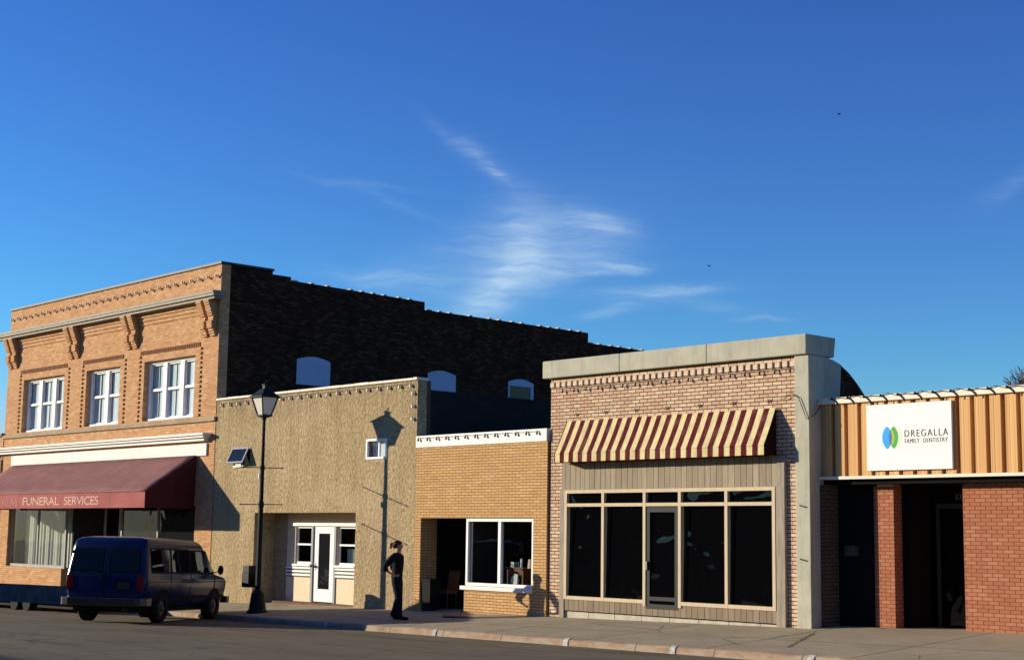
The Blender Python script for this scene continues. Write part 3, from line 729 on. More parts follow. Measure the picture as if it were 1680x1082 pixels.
f = pane_frame(wb[0], wb[1], wb[2], wb[3], .05, .055, .07, [(-2.62, -2.57, .0, .05, wb[2] + .055, wb[3] - .055)]).build('upper_window', 'frame_white', B, label='small closed window by the lamp shadow')
MB().box(wb[0] + .05, wb[1] - .05, .045, .05, wb[2] + .05, wb[3] - .05).build('glass_pane', 'glass_clear', f)
MB().box(wb[0] + .05, wb[1] - .05, .16, .17, wb[2] + .02, wb[3] - .02).build('blind', 'blind', f)

# ================================================================== 3. tan brick building
TX0, TX1 = -1.055, 3.66
B = thing('tan_brick_building', (1.3, 0, .05), 'narrow low yellow tan brick shop with white fascia band between stucco and pink brick', 'building')
en = (-.82, .85, -1.2, 2.31); tw = (.86, 3.22, .73, 2.31)
MB().wall(TX0, TX1, -1.2, 4.04, .0, .25, [(-.82, .855, -1.2, 2.31), (.855, 3.22, .73, 2.31)]).build('front_wall', 'brick_tan', B)
MB().box(TX0, TX1, -.03, .28, 4.041, 4.33).build('fascia_band', 'white_paint', B, bevel=.008)
MB().box(TX0, TX1, .30, 14, 3.75, 3.9).build('roof', 'roof_black', B)
MB().box(TX0, TX1, 13.7, 14, -1.2, 3.74).build('rear_wall', 'block', B)
f = pane_frame(.862, 3.215, .735, 2.305, .12, .07, .09, [(2.0, 2.09, .03, .12, .805, 2.235)]).build('shop_window', 'frame_white', B)
MB().box(.92, 3.16, .085, .09, .79, 2.25).build('glass_pane', 'glass_clear', f)
MB().box(.76, 3.22, -.06, .03, .635, .728).build('window_sill', 'white_paint', B, bevel=.012)
MB().box(-.92, -.821, .251, .52, -1.2, 2.4).build('entry_side_wall', 'brick_tan', B); MB().box(-.92, -.83, .521, 1.9, -1.2, 2.4).build('entry_side_panel', 'dark', B)
MB().box(.80, .853, .251, 1.9, -1.2, 2.4).build('window_return', 'alu_dark', B)
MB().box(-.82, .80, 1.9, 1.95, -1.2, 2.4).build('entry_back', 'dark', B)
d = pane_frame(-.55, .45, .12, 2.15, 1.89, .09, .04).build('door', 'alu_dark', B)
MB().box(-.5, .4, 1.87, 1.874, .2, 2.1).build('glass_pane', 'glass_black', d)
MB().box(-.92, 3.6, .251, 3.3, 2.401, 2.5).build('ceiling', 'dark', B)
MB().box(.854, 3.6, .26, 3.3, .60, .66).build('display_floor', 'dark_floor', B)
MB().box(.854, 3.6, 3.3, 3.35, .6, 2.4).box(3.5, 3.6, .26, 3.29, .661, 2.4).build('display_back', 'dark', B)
# things inside the window and doorway
T = thing('wooden_cabinet', (2.27, .5, .66), 'brown wooden cabinet with a big round opening standing in the shop window', 'cabinet')
bx0, bx1, by0, by1, z0, z1 = 2.12, 2.67, .22, .55, .661, 1.16
n = 28; rc = .2; cxx, czz = (bx0 + bx1) / 2 + .01, .90
ring = [(cxx + rc * math.cos(2 * math.pi * k / n), czz + rc * math.sin(2 * math.pi * k / n)) for k in range(n)]
sq = []
for x, z in ring:
    dx, dz = x - cxx, z - czz
    k = min(((bx1 - cxx) if dx > 0 else (bx0 - cxx)) / dx if abs(dx) > 1e-6 else 9, ((z1 - czz) if dz > 0 else (z0 - czz)) / dz if abs(dz) > 1e-6 else 9)
    sq.append((cxx + dx * k, czz + dz * k))
fb = MB(); fb.add([(x, by0, z) for x, z in ring] + [(x, by0, z) for x, z in sq] + [(x, by0 + .05, z) for x, z in ring], [(i, (i + 1) % n, n + (i + 1) % n, n + i) for i in range(n)] + [(i, (i + 1) % n, 2 * n + (i + 1) % n, 2 * n + i) for i in range(n)])
fb.box(bx0, bx1, by0 + .051, by1, z0, z1).build('cabinet_body', 'brown_wood', T)
fb = MB().add([(x, by0 + .047, z) for x, z in ring], [tuple(range(n))]).build('round_cloth', 'tar', T)
MB().box(bx0 - .02, bx1 + .02, by0 - .02, by1, z1 + .001, z1 + .03).build('cabinet_top', 'brown_wood', T)
MB().tube([(cxx - .02, by0 - .006, czz - .02), (cxx - .02, by0 + .02, czz - .02)], .135, 20).build('pale_disc', 'lace', T)
b = MB().yprism([(2.38, .662), (2.52, .662), (2.55, 1.03), (2.44, 1.05)], .16, .18)
tag(b.build('white_paper', 'curtain'), 'white folded paper leaning against the wooden cabinet', 'paper')
b = MB().sphere((2.22, .15, .70), .035, 10, 6, 2.6, 1, .9)
tag(b.build('white_dish', 'frame_white', smooth=True), 'small white dish at the foot of the wooden cabinet', 'dish')
for k, (x, dz, nm) in enumerate(((2.22, .12, 'first'), (2.38, .12, 'second'))):
    r = thing('display_card', (x, .3, 1.19), ('cream card standing at the left on top of the wooden cabinet', 'cream card standing at the right on top of the wooden cabinet')[k], 'card', 'cards on the cabinet')
    MB().yprism([(x - .06, 1.192), (x + .06, 1.192), (x + .06, 1.31), (x - .06, 1.31)], .30, .312).build('card_face', 'curtain', r)
    MB().box(x - .03, x + .03, .294, .299, 1.215, 1.235).box(x - .035 + .03 * k, x - .015 + .03 * k, .294, .299, 1.236, 1.28).build('card_print', 'ink', r)
b = MB().tube([(2.50, .32, 1.19), (2.50, .32, 1.22), (2.50, .32, 1.25), (2.50, .32, 1.36), (2.50, .32, 1.40)], [.03, .03, .018, .03, .008], 10)
tag(b.build('white_vase', 'frame_white', smooth=True), 'little white vase on the cabinet right of the cards', 'vase')
r = thing('table_lamp', (2.80, .38, .66), 'small lamp with a cream shade right of the wooden cabinet', 'lamp')
MB().tube([(2.80, .38, .662), (2.80, .38, .69), (2.80, .38, .70), (2.80, .38, 1.2)], [.08, .08, .015, .012], 10).build('lamp_base', 'brown_wood', r)
MB().tube([(2.80, .38, 1.17), (2.80, .38, 1.38)], [.11, .09], 14).build('lamp_shade', 'letter_cream', r)
for k, x in enumerate((1.0, 1.32)):
    b = MB().tube([(x, .45, .662), (x, .45, .70), (x, .45, .76), (x, .45, .80)], [.035, .06, .05, .055], 12)
    tag(b.build('bowl', 'rim', smooth=True), ('dim grey bowl on the window floor beside the doorway', 'dim grey bowl on the window floor near the white mullion')[k], 'bowl', 'bowls in the shop window')
zb = gz(-.6, .2)
r = thing('waste_bin', (-.62, .2, zb), 'tall black waste bin against the side wall of the tan brick doorway', 'waste bin')
MB().prism([(-.76, .06, zb), (-.48, .06, zb), (-.48, .34, zb), (-.76, .34, zb)], [(-.79, .03, zb + .70), (-.45, .03, zb + .70), (-.45, .37, zb + .70), (-.79, .37, zb + .70)]).build('bin_body', 'tar', r)
MB().box(-.80, -.44, .02, .38, zb + .701, zb + .76).build('bin_lid', 'tar', r, bevel=.015)
r = thing('vinyl_chair', (-.55, .7, zb), 'orange brown chair standing in the dark tan brick doorway', 'chair')
MB().box(-.76, -.38, .52, .86, zb + .40, zb + .50).build('seat', 'orange_chair', r, bevel=.02)
MB().prism([(-.76, .82, zb + .501), (-.38, .82, zb + .501), (-.38, .87, zb + .501), (-.76, .87, zb + .501)], [(-.76, .90, zb + .95), (-.38, .90, zb + .95), (-.38, .95, zb + .95), (-.76, .95, zb + .95)]).build('backrest', 'orange_chair', r)
leg0 = MB().tube([(-.73, .55, zb + .0), (-.73, .55, zb + .40)], .014, 6).build('leg', 'rim', r)
for dx, dy in ((.32, 0), (0, .28), (.32, .28)): copy_part(leg0, (dx, dy, 0), r)

# ================================================================== 4. pink brick building with striped awning
CX0, CX1 = 3.71, 10.9
B = thing('pink_brick_building', (7.2, 0, .1), 'pale pink brick shop with heavy concrete cap and black glass shopfront', 'building')
yb = .05
MB().wall(CX0, 10.565, -1.2, 5.44, yb, .35, [(4.12, 10.30, -1.2, 3.52)]).build('front_wall', 'brick_pink', B)
MB().box(10.565, CX1, -.012, .5, -1.2, 5.445).build('pilaster', 'cap_concrete', B, bevel=.012)
caps = [(3.56, 5.965), (5.975, 8.415), (8.425, 10.90)]
for i, (x0, x1) in enumerate(caps):
    b = MB().box(x0, x1, -.09, .42, 5.452, 5.845)
    if i == 2: b = MB().prism([(x0, -.09, 5.452), (x1, -.09, 5.452), (x1, .82, 5.452), (x1 - .45, .82, 5.452), (x1 - .45, .42, 5.452), (x0, .42, 5.452)], [(x0, -.09, 5.845), (x1, -.09, 5.845), (x1, .88, 5.845), (x1 - .45, .88, 5.845), (x1 - .45, .42, 5.845), (x0, .42, 5.845)])
    b.build('cap_slab', 'cap_concrete', B, bevel=.02)
# side wall, sloped shoulder
sp = [(.501, -1.2), (.501, 5.445), (.80, 5.40), (1.0, 5.36), (1.15, 5.27), (1.3, 5.2), (1.45, 5.1), (1.65, 4.95), (1.82, 4.8), (2.1, 4.55), (2.1, -1.2)]
MB().xprism([(y, z) for y, z in sp if y < .9] + [(1.05, 5.33), (.98, 4.62), (.98, -1.2)], CX1 - .3, CX1 - .001).build('side_pier', 'cap_concrete', B)
MB().xprism([(.981, -1.2), (.981, 4.62), (1.051, 5.325), (1.15, 5.27), (1.3, 5.2), (1.45, 5.1), (1.65, 4.95), (1.82, 4.8), (2.1, 4.5), (14, 4.4), (14, -1.2)], CX1 - .3, CX1 - .004).build('side_wall', 'brick_soot_shade', B)
MB().box(CX0, CX0 + .25, .351, 14, -1.2, 4.9).build('party_wall', 'brick_soot_shade', B)
MB().box(CX0 + .26, CX1 - .31, .36, 14, 4.1, 4.25).build('roof', 'roof_black', B)
MB().box(CX0 + .26, CX1 - .31, 13.7, 13.99, -1.2, 4.09).build('rear_wall', 'brick_soot_shade', B)
M['dentil'] = plain('pale dentil brick', (.58, .47, .36), .85, var=.2, scale=9)
dn = None; x = CX0 + .02
while x < 10.48:
    if dn is None: dn = MB().box(x, x + .112, yb - .05, yb - .0055, 5.245, 5.355).build('dentil', 'dentil', B); xd = x
    else: copy_part(dn, (x - xd, 0, 0), B)
    x += .1815
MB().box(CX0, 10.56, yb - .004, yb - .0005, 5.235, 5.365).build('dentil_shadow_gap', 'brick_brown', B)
# timber front
MB().box(4.12, 10.30, .012, .10, 2.935, 3.52).build('board_panel', 'boards', B)
MB().box(4.10, 4.245, -.02, .10, .10, 2.934).build('side_trim', 'grey_wood', B); MB().box(10.085, 10.30, -.02, .10, .17, 2.934).box(10.125, 10.30, -.018, .011, 2.9345, 3.52).build('side_trim', 'grey_wood', B)
MB().prism([(4.25, -.005, .31), (10.08, -.005, .31), (10.08, .1, .31), (4.25, .1, .31)], [(4.25, -.005, .549), (10.08, -.005, .549), (10.08, .1, .549), (4.25, .1, .549)]).build('low_boards', 'boards_low', B)
b = MB(); x = 4.2
while x < 10.05:
    x2 = min(x + .78, 10.1); b.box(x, x2 - .012, .03, .2, -.4, .285); x += .78
b.build('base_course', 'wood_base', B, bevel=.008)
MB().box(4.2, 10.1, .07, .2, .286, .309).build('base_gap', 'dark', B)
x0, x1, z0, z1 = 4.25, 10.08, .55, 2.93
mu = (5.43, 6.645, 7.625, 8.855)
fr = MB(); w = .075; y0, y1 = -.03, .08
fr.box(x0, x0 + w, y0, y1, z0, z1).box(x1 - w, x1, y0, y1, z0, z1).box(x0 + w, x1 - w, y0, y1, z1 - w, z1)
for m_ in mu: fr.box(m_ - w / 2, m_ + w / 2, y0 + .002, y1, z0 if m_ in (mu[0], mu[3]) else .5, z1 - w - .0005)
ed = [x0 + w] + [v for m_ in mu for v in (m_ - w / 2, m_ + w / 2)] + [x1 - w]
for i in range(5):
    a, c = ed[2 * i] + .0005, ed[2 * i + 1] - .0005
    fr.box(a, c, y0 + .004, y1, 2.565, 2.635)
    if i != 2: fr.box(a, c, y0 + .004, y1, z0, z0 + .075)
fr = fr.build('shopfront_frame', 'beige_frame', B)
def pane(a, c, za, zb_, ya, yb_): return MB().prism([(a, ya, za), (c, ya, za), (c, ya + .006, za), (a, ya + .006, za)], [(a, yb_, zb_), (c, yb_, zb_), (c, yb_ + .006, zb_), (a, yb_ + .006, zb_)])
for i in range(5):
    a, c = ed[2 * i] + .001, ed[2 * i + 1] - .001
    pane(a, c, 2.636, 2.854, .050, .054).build('transom_pane', 'glass_black', fr)
    if i != 2: pane(a, c, .626, 2.564, .044, .044 + (.052, .040, 0, .058, .034)[i]).build('glass_pane', 'glass_black', fr)
a, c = ed[4] + .005, ed[5] - .005
dr = MB().box(a, a + .10, -.01, .05, .45, 2.55).box(c - .10, c, -.01, .05, .45, 2.55).box(a + .1, c - .1, -.01, .05, 2.44, 2.55).box(a + .1, c - .1, -.01, .05, .45, .55).box(a + .1, c - .1, -.01, .05, .62, .70).build('door', 'alu_dark', B)
pane(a + .1, c - .1, .55, 2.44, .008, .042).build('glass_pane', 'glass_black', dr)
MB().box(a + .02, a + .07, -.06, -.011, 1.25, 1.42).build('door_handle', 'chrome', dr)
b = MB().tube([(10.67, -.03, 2.56), (10.80, -.03, 2.53)], .014, 6).build('wall_tie', 'coping_dark', B); MB().tube([(10.67, -.03, 1.55), (10.80, -.03, 1.52)], .014, 6).build('wall_tie', 'coping_dark', B)
MB().box(3.665, 3.708, .1, .3, -1.2, 4.6).v

# striped awning
A = thing('striped_awning', (7.2, -.05, 4.43), 'maroon and cream striped awning over the black glass shopfront', 'awning')
ax0, ax1 = 4.28, 10.10; yt, ztop, yf, zf1, zf0 = .0, 4.45, -.385, 3.70, 3.525
b = MB(); nx, ns = 44, 5; vs = []
for i in range(nx + 1):
    x = ax0 + (ax1 - ax0) * i / nx
    for j in range(ns + 1):
        f = j / ns; vs.append((x, yt + (yf - yt) * f + .012 * math.sin(math.pi * f), ztop + (zf1 - ztop) * f))
b.add(vs, [(i * (ns + 1) + j, (i + 1) * (ns + 1) + j, (i + 1) * (ns + 1) + j + 1, i * (ns + 1) + j + 1) for i in range(nx) for j in range(ns)])
o = b.build('canopy', 'stripes', A); sd = o.modifiers.new('thick', 'SOLIDIFY'); sd.thickness = .012
va = MB(); vs = []
for i in range(nx * 2 + 1):
    x = ax0 + (ax1 - ax0) * i / (nx * 2); wv = .005 * math.sin(i * .71)
    vs += [(x, yf - .001, zf1), (x, yf - .004 + wv, zf0)]
va.add(vs, [(2 * i, 2 * i + 2, 2 * i + 3, 2 * i + 1) for i in range(nx * 2)])
o = va.build('valance', 'stripes', A); sd = o.modifiers.new('thick', 'SOLIDIFY'); sd.thickness = .008
for x, in ((ax0,), (ax1,)):
    MB().xprism([(yt, ztop - .02), (yf + .014, zf1 - .01), (yf + .014, zf0), (yt, zf0)], x - .008, x + .008).build('end_panel', 'maroon_shade', A)
b = MB()
for x in (ax0 + .1, 6.2, 8.2, ax1 - .1): b.tube([(x, yt + .03, zf0 + .02), (x, yf + .02, zf0 + .02)], .012, 6)
b.build('frame', 'alu', A)

# ================================================================== 5. red brick dental office
B = thing('red_brick_building', (15, .7, .2), 'red brick dental office with ribbed tan metal fascia at the right', 'building')
yd, yw = .33, .70
DX1 = 24.0
# ribbed fascia
fs = MB(); x = 10.905; pts = []
pitch = .297; xr = 11.79 - 3 * pitch
pts.append((10.905, yd + .06))
k = 0
while True:
    q = xr + k * pitch
    if q > DX1: break
    if q > 10.95:
        pts += [(q - .085, yd), (q - .035, yd - .0), (q - .03, yd + .13), (q + .045, yd + .13), (q + .05, yd + .004), (q + .075, yd + .004), (q + .078, yd + .006), (q + .088, yd + .006), (q + .091, yd + .004), (q + .13, yd + .004), (q + .133, yd + .006), (q + .143, yd + .006), (q + .146, yd + .004)]
    k += 1
pts = [p for i, p in enumerate(pts) if i == 0 or p[0] > pts[i - 1][0] - .001]
m_ = len(pts)
fs.add([(x, y, 3.115) for x, y in pts] + [(x, y, 4.485) for x, y in pts], [(i, i + 1, m_ + i + 1, m_ + i) for i in range(m_ - 1)])
fs.build('metal_fascia', 'tan_metal', B)
MB().box(10.905, DX1, yd + .14, yd + .19, 3.115, 4.48).build('fascia_backing', 'dark', B)
MB().box(10.902, DX1, yd - .06, yd + .2, 4.49, 4.56).box(10.902, DX1, yd - .05, yd + .2, 4.561, 4.61).build('roof_edge', 'gutter_cream', B, bevel=.006)
MB().box(10.902, DX1, yd - .035, yd + .10, 3.055, 3.112).build('fascia_trim', 'gutter_cream', B)
MB().box(10.902, DX1, yd + .21, 14, 4.3, 4.45).build('roof', 'roof_black', B)
MB().box(10.902, DX1, yd + .101, 2.2, 2.96, 3.05).build('soffit', 'dark', B)
px0, px1 = 11.84, 12.27
MB().box(px0, px1, yw, yw + .27, -.5, 2.93).build('brick_pillar', 'brick_red', B)
MB().box(px1 - .34, px1 - .02, yw - .02 + .0, yw + .3, 2.931, 2.959).build('pillar_cap', 'cream_panel', B)
rw = 13.72
MB().box(rw, DX1, yw, yw + .3, -.5, 2.955).build('front_wall', 'brick_red', B)
MB().box(rw, rw + .1, yw + .301, 2.2, -.5, 2.955).build('return_wall', 'brick_red', B)
MB().box(10.91, DX1, 13.7, 14, -.5, 4.29).build('rear_wall', 'block', B)
MB().box(DX1 - .3, DX1, 1.01, 13.69, -.5, 4.29).build('end_wall', 'brick_red', B)
MB().box(10.902, 11.0, .3, 2.0, -.5, 2.955).build('side_brick', 'brick_buff_dim', B)
MB().box(11.0, px0, .74, .79, -.5, 2.955).build('dark_panel', 'dark', B)
mb = MB().box(11.22, 11.46, .62, .739, 1.62, 1.80).build('mailbox', 'coping_dark', B)
MB().box(11.22, 11.46, .60, .739, 1.801, 1.815).build('mailbox_lid', 'rim', mb)
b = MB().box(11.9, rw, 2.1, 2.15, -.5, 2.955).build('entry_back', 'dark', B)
MB().box(px1, 12.46, yw + .271, 2.1, -.5, 2.955).box(px1 - .2, px1 - .001, yw + .271, 2.1, -.5, 2.955).build('entry_side', 'dark', B)
ye = 1.60
d = MB().box(12.62, 12.68, ye - .03, ye + .03, .2, 2.62).box(13.64, 13.71, ye - .03, ye + .03, .2, 2.62).box(12.681, 13.639, ye - .03, ye + .03, 2.53, 2.62).box(12.681, 13.639, ye - .03, ye + .03, .2, .33).build('glass_door', 'alu_dark', B)
MB().box(12.681, 13.639, ye, ye + .006, .331, 2.529).build('glass_pane', 'glass_black', d)
MB().box(13.50, 13.62, ye - .09, ye - .031, 1.25, 1.28).build('push_bar', 'alu', d)
MB().box(12.475, 13.71, ye, ye + .006, 2.63, 2.955).build('transom_pane', 'glass_black', B)
MB().box(12.475, 12.61, ye, ye + .006, .2, 2.62).build('sidelight_pane', 'glass_black', B)
M['num_grey'] = plain('dull white numerals', (.25, .25, .25), .6)
text_mesh('234', 'house_number', 13.02, 13.24, 2.70, 2.80, ye - .003, 'num_grey', B, .004)

# sign board with lettering
G = thing('shop_sign', (12.95, yd - .02, 3.8), 'square white dental office sign with blue and green logo', 'sign')
sx0, sx1, sz0, sz1 = 12.00, 13.79, 3.20, 4.42; sy = yd - .055
MB().box(sx0, sx1, sy, sy + .05, sz0, sz1).build('sign_board', 'sign_white', G, bevel=.004)
text_mesh('DREGALLA', 'name_lettering', 12.82, 13.715, 3.80, 3.925, sy - .001, 'ink', G, .004, 1.25, -.012)
text_mesh('FAMILY', 'small_lettering', 12.82, 13.125, 3.685, 3.765, sy - .001, 'ink_grey', G, .003, 1.1, -.010); text_mesh('DENTISTRY', 'small_lettering', 13.205, 13.705, 3.685, 3.765, sy - .001, 'ink_grey', G, .003, 1.1, -.010)
def lens(cx, hw, z0, z1, n=20):
    L = []; zc, hz = (z0 + z1) / 2, (z1 - z0) / 2
    for k in range(n + 1): a = -1 + 2 * k / n; L.append((cx + hw * (1 - a * a) ** .75, zc + hz * a))
    for k in range(n - 1, 0, -1): a = -1 + 2 * k / n; L.append((cx - hw * (1 - a * a) ** .75, zc + hz * a))
    return L
lg = thing_logo = MB().yprism(lens(12.655, .10, 3.60, 4.0), sy - .0015, sy - .0002).build('logo', 'logo_pale', G)
MB().yprism(lens(12.585, .095, 3.595, 4.005), sy - .003, sy - .0017).build('green_leaf', 'logo_green', lg)
MB().yprism([(x - .012 if x < 12.58 else x - .0, z) for x, z in lens(12.55, .055, 3.64, 3.96)], sy - .0042, sy - .0031).build('lime_edge', 'logo_lime', lg)
MB().yprism(lens(12.44, .10, 3.595, 4.005), sy - .0056, sy - .0044).build('blue_leaf', 'logo_blue', lg)
MB().yprism(lens(12.512, .032, 3.67, 3.93), sy - .0068, sy - .0058).build('overlap', 'logo_navy', lg)

# ================================================================== festoon lights
def lin(a, b2, n): return [(a[0] + (b2[0] - a[0]) * i / (n - 1), a[1] + (b2[1] - a[1]) * i / (n - 1)) for i in range(n)]
string_lights('string of white bulbs under the dark coping of the tall brick building', lin((-24.9, 9.50), (-10.75, 9.50), 30), .01, y=-.065, mat_s='bulb', r=.040)
string_lights('string of white bulbs below the stucco parapet, hanging down its right edge', lin((-10.2, 5.58), (-1.3, 5.60), 21) + [(-1.2, 5.4), (-1.2, 5.08), (-1.2, 4.76)], .01, y=-.035, mat_s='bulb', r=.038)
string_lights('string of dark capped bulbs along the white fascia of the tan shop', lin((-.91, 4.22), (3.38, 4.22), 13), .015, y=-.06, mat_s='cable', r=.026)
string_lights('string of bulbs under the dentils of the pink brick shop', lin((4.13, 5.12), (10.46, 5.15), 18), .012, y=.0, mat_s='cable', r=.022)
clips = thing('string_lights', (11.2, yd - .08, 4.56), 'black wire looped with clips along the cream roof edge of the dental office', 'string lights', 'festoon lights along the parapets')
cl = None
for i in range(26):
    x = 11.3 + i * .367
    if cl is None: cl = MB().tube([(x - .08, yd - .072, 4.585), (x, yd - .078, 4.55), (x + .06, yd - .072, 4.49), (x + .07, yd - .06, 4.45)], .011, 6).sphere((x - .07, yd - .075, 4.59), .024, 7, 4).build('clip', 'cable', clips)
    else: copy_part(cl, (i * .367, 0, 0), clips)
line = []
for i in range(27): line += [(11.2 + i * .367, yd - .075, 4.575), (11.2 + i * .367 + .18, yd - .075, 4.62 if i % 2 else 4.60)]
MB().tube(line, .007, 5).build('cable', 'cable', clips)
b = MB().tube([(10.3, .0, 4.62), (10.5, -.02, 4.72), (10.68, -.04, 4.62), (10.8, -.04, 4.35), (10.86, -.04, 4.2), (10.93, .15, 4.3), (11.0, .25, 4.5)], .008, 5)
tag(b.build('loose_cable', 'cable'), 'loose black cable hanging across the concrete pilaster', 'cable')
for k in range(7):
    x = 4.54 + k * .893
    b = MB().tube([(x - .05, yb - .02 if False else .02, 4.58), (x + .04, .02, 4.64)], .009, 5).tube([(x - .02, .02, 4.64), (x + .03, .02, 4.56)], .007, 5).tube([(x, .049, 4.60), (x, .0, 4.60)], .008, 5)
    tag(b.build('wall_hook', 'rust'), 'small dark hook in the pink brick above the striped awning', 'hook', 'hooks above the striped awning')

# ================================================================== street lamp
lx, ly = -5.04, -1.9; lz = gz(lx, ly)
Lm = thing('street_lamp', (lx, ly, lz), 'black street lamp with four sided lantern standing on the pavement', 'street lamp')
def ring4(h, z): return [(lx - h, ly - h, z), (lx + h, ly - h, z), (lx + h, ly + h, z), (lx - h, ly + h, z)]
def oct_(r, z, n=12): return [(lx + r * math.cos(2 * math.pi * k / n), ly + r * math.sin(2 * math.pi * k / n), z) for k in range(n)]
b = MB()
lev = [(.27, -.12), (.27, .04), (.22, .09), (.17, .48), (.12, .53), (.085, .58)]
for (r1, z1_), (r2, z2_) in zip(lev, lev[1:]): b.prism(oct_(r1, lz + z1_), oct_(r2, lz + z2_))
b.build('pedestal', 'lamp_black', Lm)
b = MB(); lev = [(.075, lz + .58), (.068, 1.2), (.062, 2.55), (.072, 2.56), (.072, 2.68), (.056, 2.69), (.052, 3.5), (.064, 3.51), (.064, 3.62), (.046, 3.63), (.04, 4.8), (.06, 4.81), (.06, 4.86)]
b.tube([(lx, ly, z) for r, z in lev], [r for r, z in lev], 12); b.build('post', 'lamp_black', Lm, smooth=False)
for z in (3.565, 2.62):
    MB().tube([(lx, ly - .62, z - .01), (lx, ly + .62, z + .01)], .013, 6).sphere((lx, ly - .63, z - .01), .022).sphere((lx, ly + .63, z + .01), .022).build('banner_arm', 'lamp_black', Lm)
MB().box(lx - .115, lx - .062, ly - .05, ly + .05, 3.28, 3.42).build('outlet_box', 'white_old', Lm, bevel=.01)
hb = .13; ht = .245; z0, z1 = 4.93, 5.38
b = MB().prism(ring4(.07, 4.865), ring4(hb + .02, 4.90)).prism(ring4(hb + .02, 4.90), ring4(hb + .02, 4.935))
b.prism(ring4(.30, 5.38), ring4(.30, 5.405))
for sx, sy_ in ((1, 1), (1, -1), (-1, 1), (-1, -1)): b.tube([(lx + sx * hb, ly + sy_ * hb, z0), (lx + sx * ht, ly + sy_ * ht, z1)], .017, 6)
b.build('lantern_frame', 'lamp_black', Lm)
b = MB(); prof4 = [(.295, 5.406), (.22, 5.47), (.15, 5.545), (.10, 5.60), (.055, 5.62), (.05, 5.70)]
for (h1, q1), (h2, q2) in zip(prof4, prof4[1:]): b.prism(ring4(h1, q1), ring4(h2, q2))
b.prism(ring4(.065, 5.70), ring4(.065, 5.73)); b.tube([(lx, ly, 5.73), (lx, ly, 5.78), (lx + .04, ly, 5.80)], [.018, .014, .02], 6)
b.build('lantern_roof', 'lamp_black', Lm)
h1, h2 = hb - .008, ht - .008
for q in ((0, 1), (1, 2), (2, 3), (3, 0)):
    a, c = ring4(h1, z0), ring4(h2, z1)
    MB().add([a[q[0]], a[q[1]], c[q[1]], c[q[0]]], [(0, 1, 2, 3)]).build('lantern_pane', 'lamp_glass', Lm)
bx = MB().box(lx - .52, lx - .20, ly - .17, ly + .17, .50, .86).box(lx - .2, lx - .06, ly - .04, ly + .04, .60, .68).build('litter_box', 'lamp_black', Lm, bevel=.015)
MB().box(lx - .51, lx - .21, ly - .16, ly + .16, .861, 1.05).build('box_hood', 'alu_dark', bx, bevel=.02)

# ================================================================== parked van (local axes: +X = forward, +Y = its left)
VL, VW = 5.0, 1.96; VS = 1.09
VAN = dict(rear_left=(-5.15, -7.05), head=R(125.5))
hx, hy = math.cos(VAN['head']), math.sin(VAN['head'])
rlx, rly = VAN['rear_left']
vx, vy = rlx + hx * 1.1 - (-hy) * VW / 2, rly + hy * 1.1 - (hx) * VW / 2
vz0 = rz(rlx + 1, rly + 1)
V = thing('parked_van', (vx, vy, vz0 + .0), 'dark blue passenger van parked nose to the kerb, seen from behind', 'van', rz=VAN['head'], local=True)
pit = math.atan2(rz(vx + hx * 2, max(vy + hy * 2, yk(vx + hx * 2) - .05)) - vz0, 2)
def half_w(z):
    t_ = [(.40, .86), (.55, .92), (.90, .985), (1.0, .99), (1.14, .975), (1.5, .935), (1.86, .895), (1.98, .865), (2.055, .78), (2.09, .58)]
    for (a, wa_), (b_, wb_) in zip(t_, t_[1:]):
        if z <= b_: return wa_ + (wb_ - wa_) * max(0, (z - a) / (b_ - a))
    return t_[-1][1]
def front_x(z):
    t_ = [(.40, 3.62), (.60, 3.72), (.95, 3.72), (1.08, 3.62), (1.14, 3.25), (1.18, 2.98), (1.80, 2.38), (1.95, 2.22), (2.06, 2.0), (2.09, 1.7)]
    for (a, wa_), (b_, wb_) in zip(t_, t_[1:]):
        if z <= b_: return wa_ + (wb_ - wa_) * max(0, (z - a) / (b_ - a))
    return t_[-1][1]
def rear_x(z):
    t_ = [(.40, -1.26), (.6, -1.30), (1.12, -1.29), (1.86, -1.18), (1.98, -1.14), (2.055, -1.05), (2.09, -.8)]
    for (a, wa_), (b_, wb_) in zip(t_, t_[1:]):
        if z <= b_: return wa_ + (wb_ - wa_) * max(0, (z - a) / (b_ - a))
    return t_[-1][1]
def outline(z):
    w, f_, r_ = half_w(z), front_x(z), rear_x(z); cr = .13; P = []
    for (cx_, cy_, a0, rr) in ((f_ - .28, w - .28, 0, .28), (r_ + cr, w - cr, 90, cr), (r_ + cr, -w + cr, 180, cr), (f_ - .28, -w + .28, 270, .28)):
        for k in range(6):
            a = R(a0 + 18 * k); P.append((cx_ + rr * math.cos(a), cy_ + rr * math.sin(a), z))
    return P
zs = [.40, .47, .55, .75, .95, 1.04, 1.08, 1.11, 1.14, 1.18, 1.3, 1.5, 1.7, 1.80, 1.85, 1.92, 1.98, 2.03, 2.06, 2.08, 2.09]
b = MB(); n = 24; vs = [p for z in zs for p in outline(z)]
b.add(vs, [(i * n + k, i * n + (k + 1) % n, (i + 1) * n + (k + 1) % n, (i + 1) * n + k) for i in range(len(zs) - 1) for k in range(n)] + [tuple(range(n))[::-1], tuple((len(zs) - 1) * n + k for k in range(n))])
body = b.build('body', 'van_blue', V, smooth=True)
e = .006
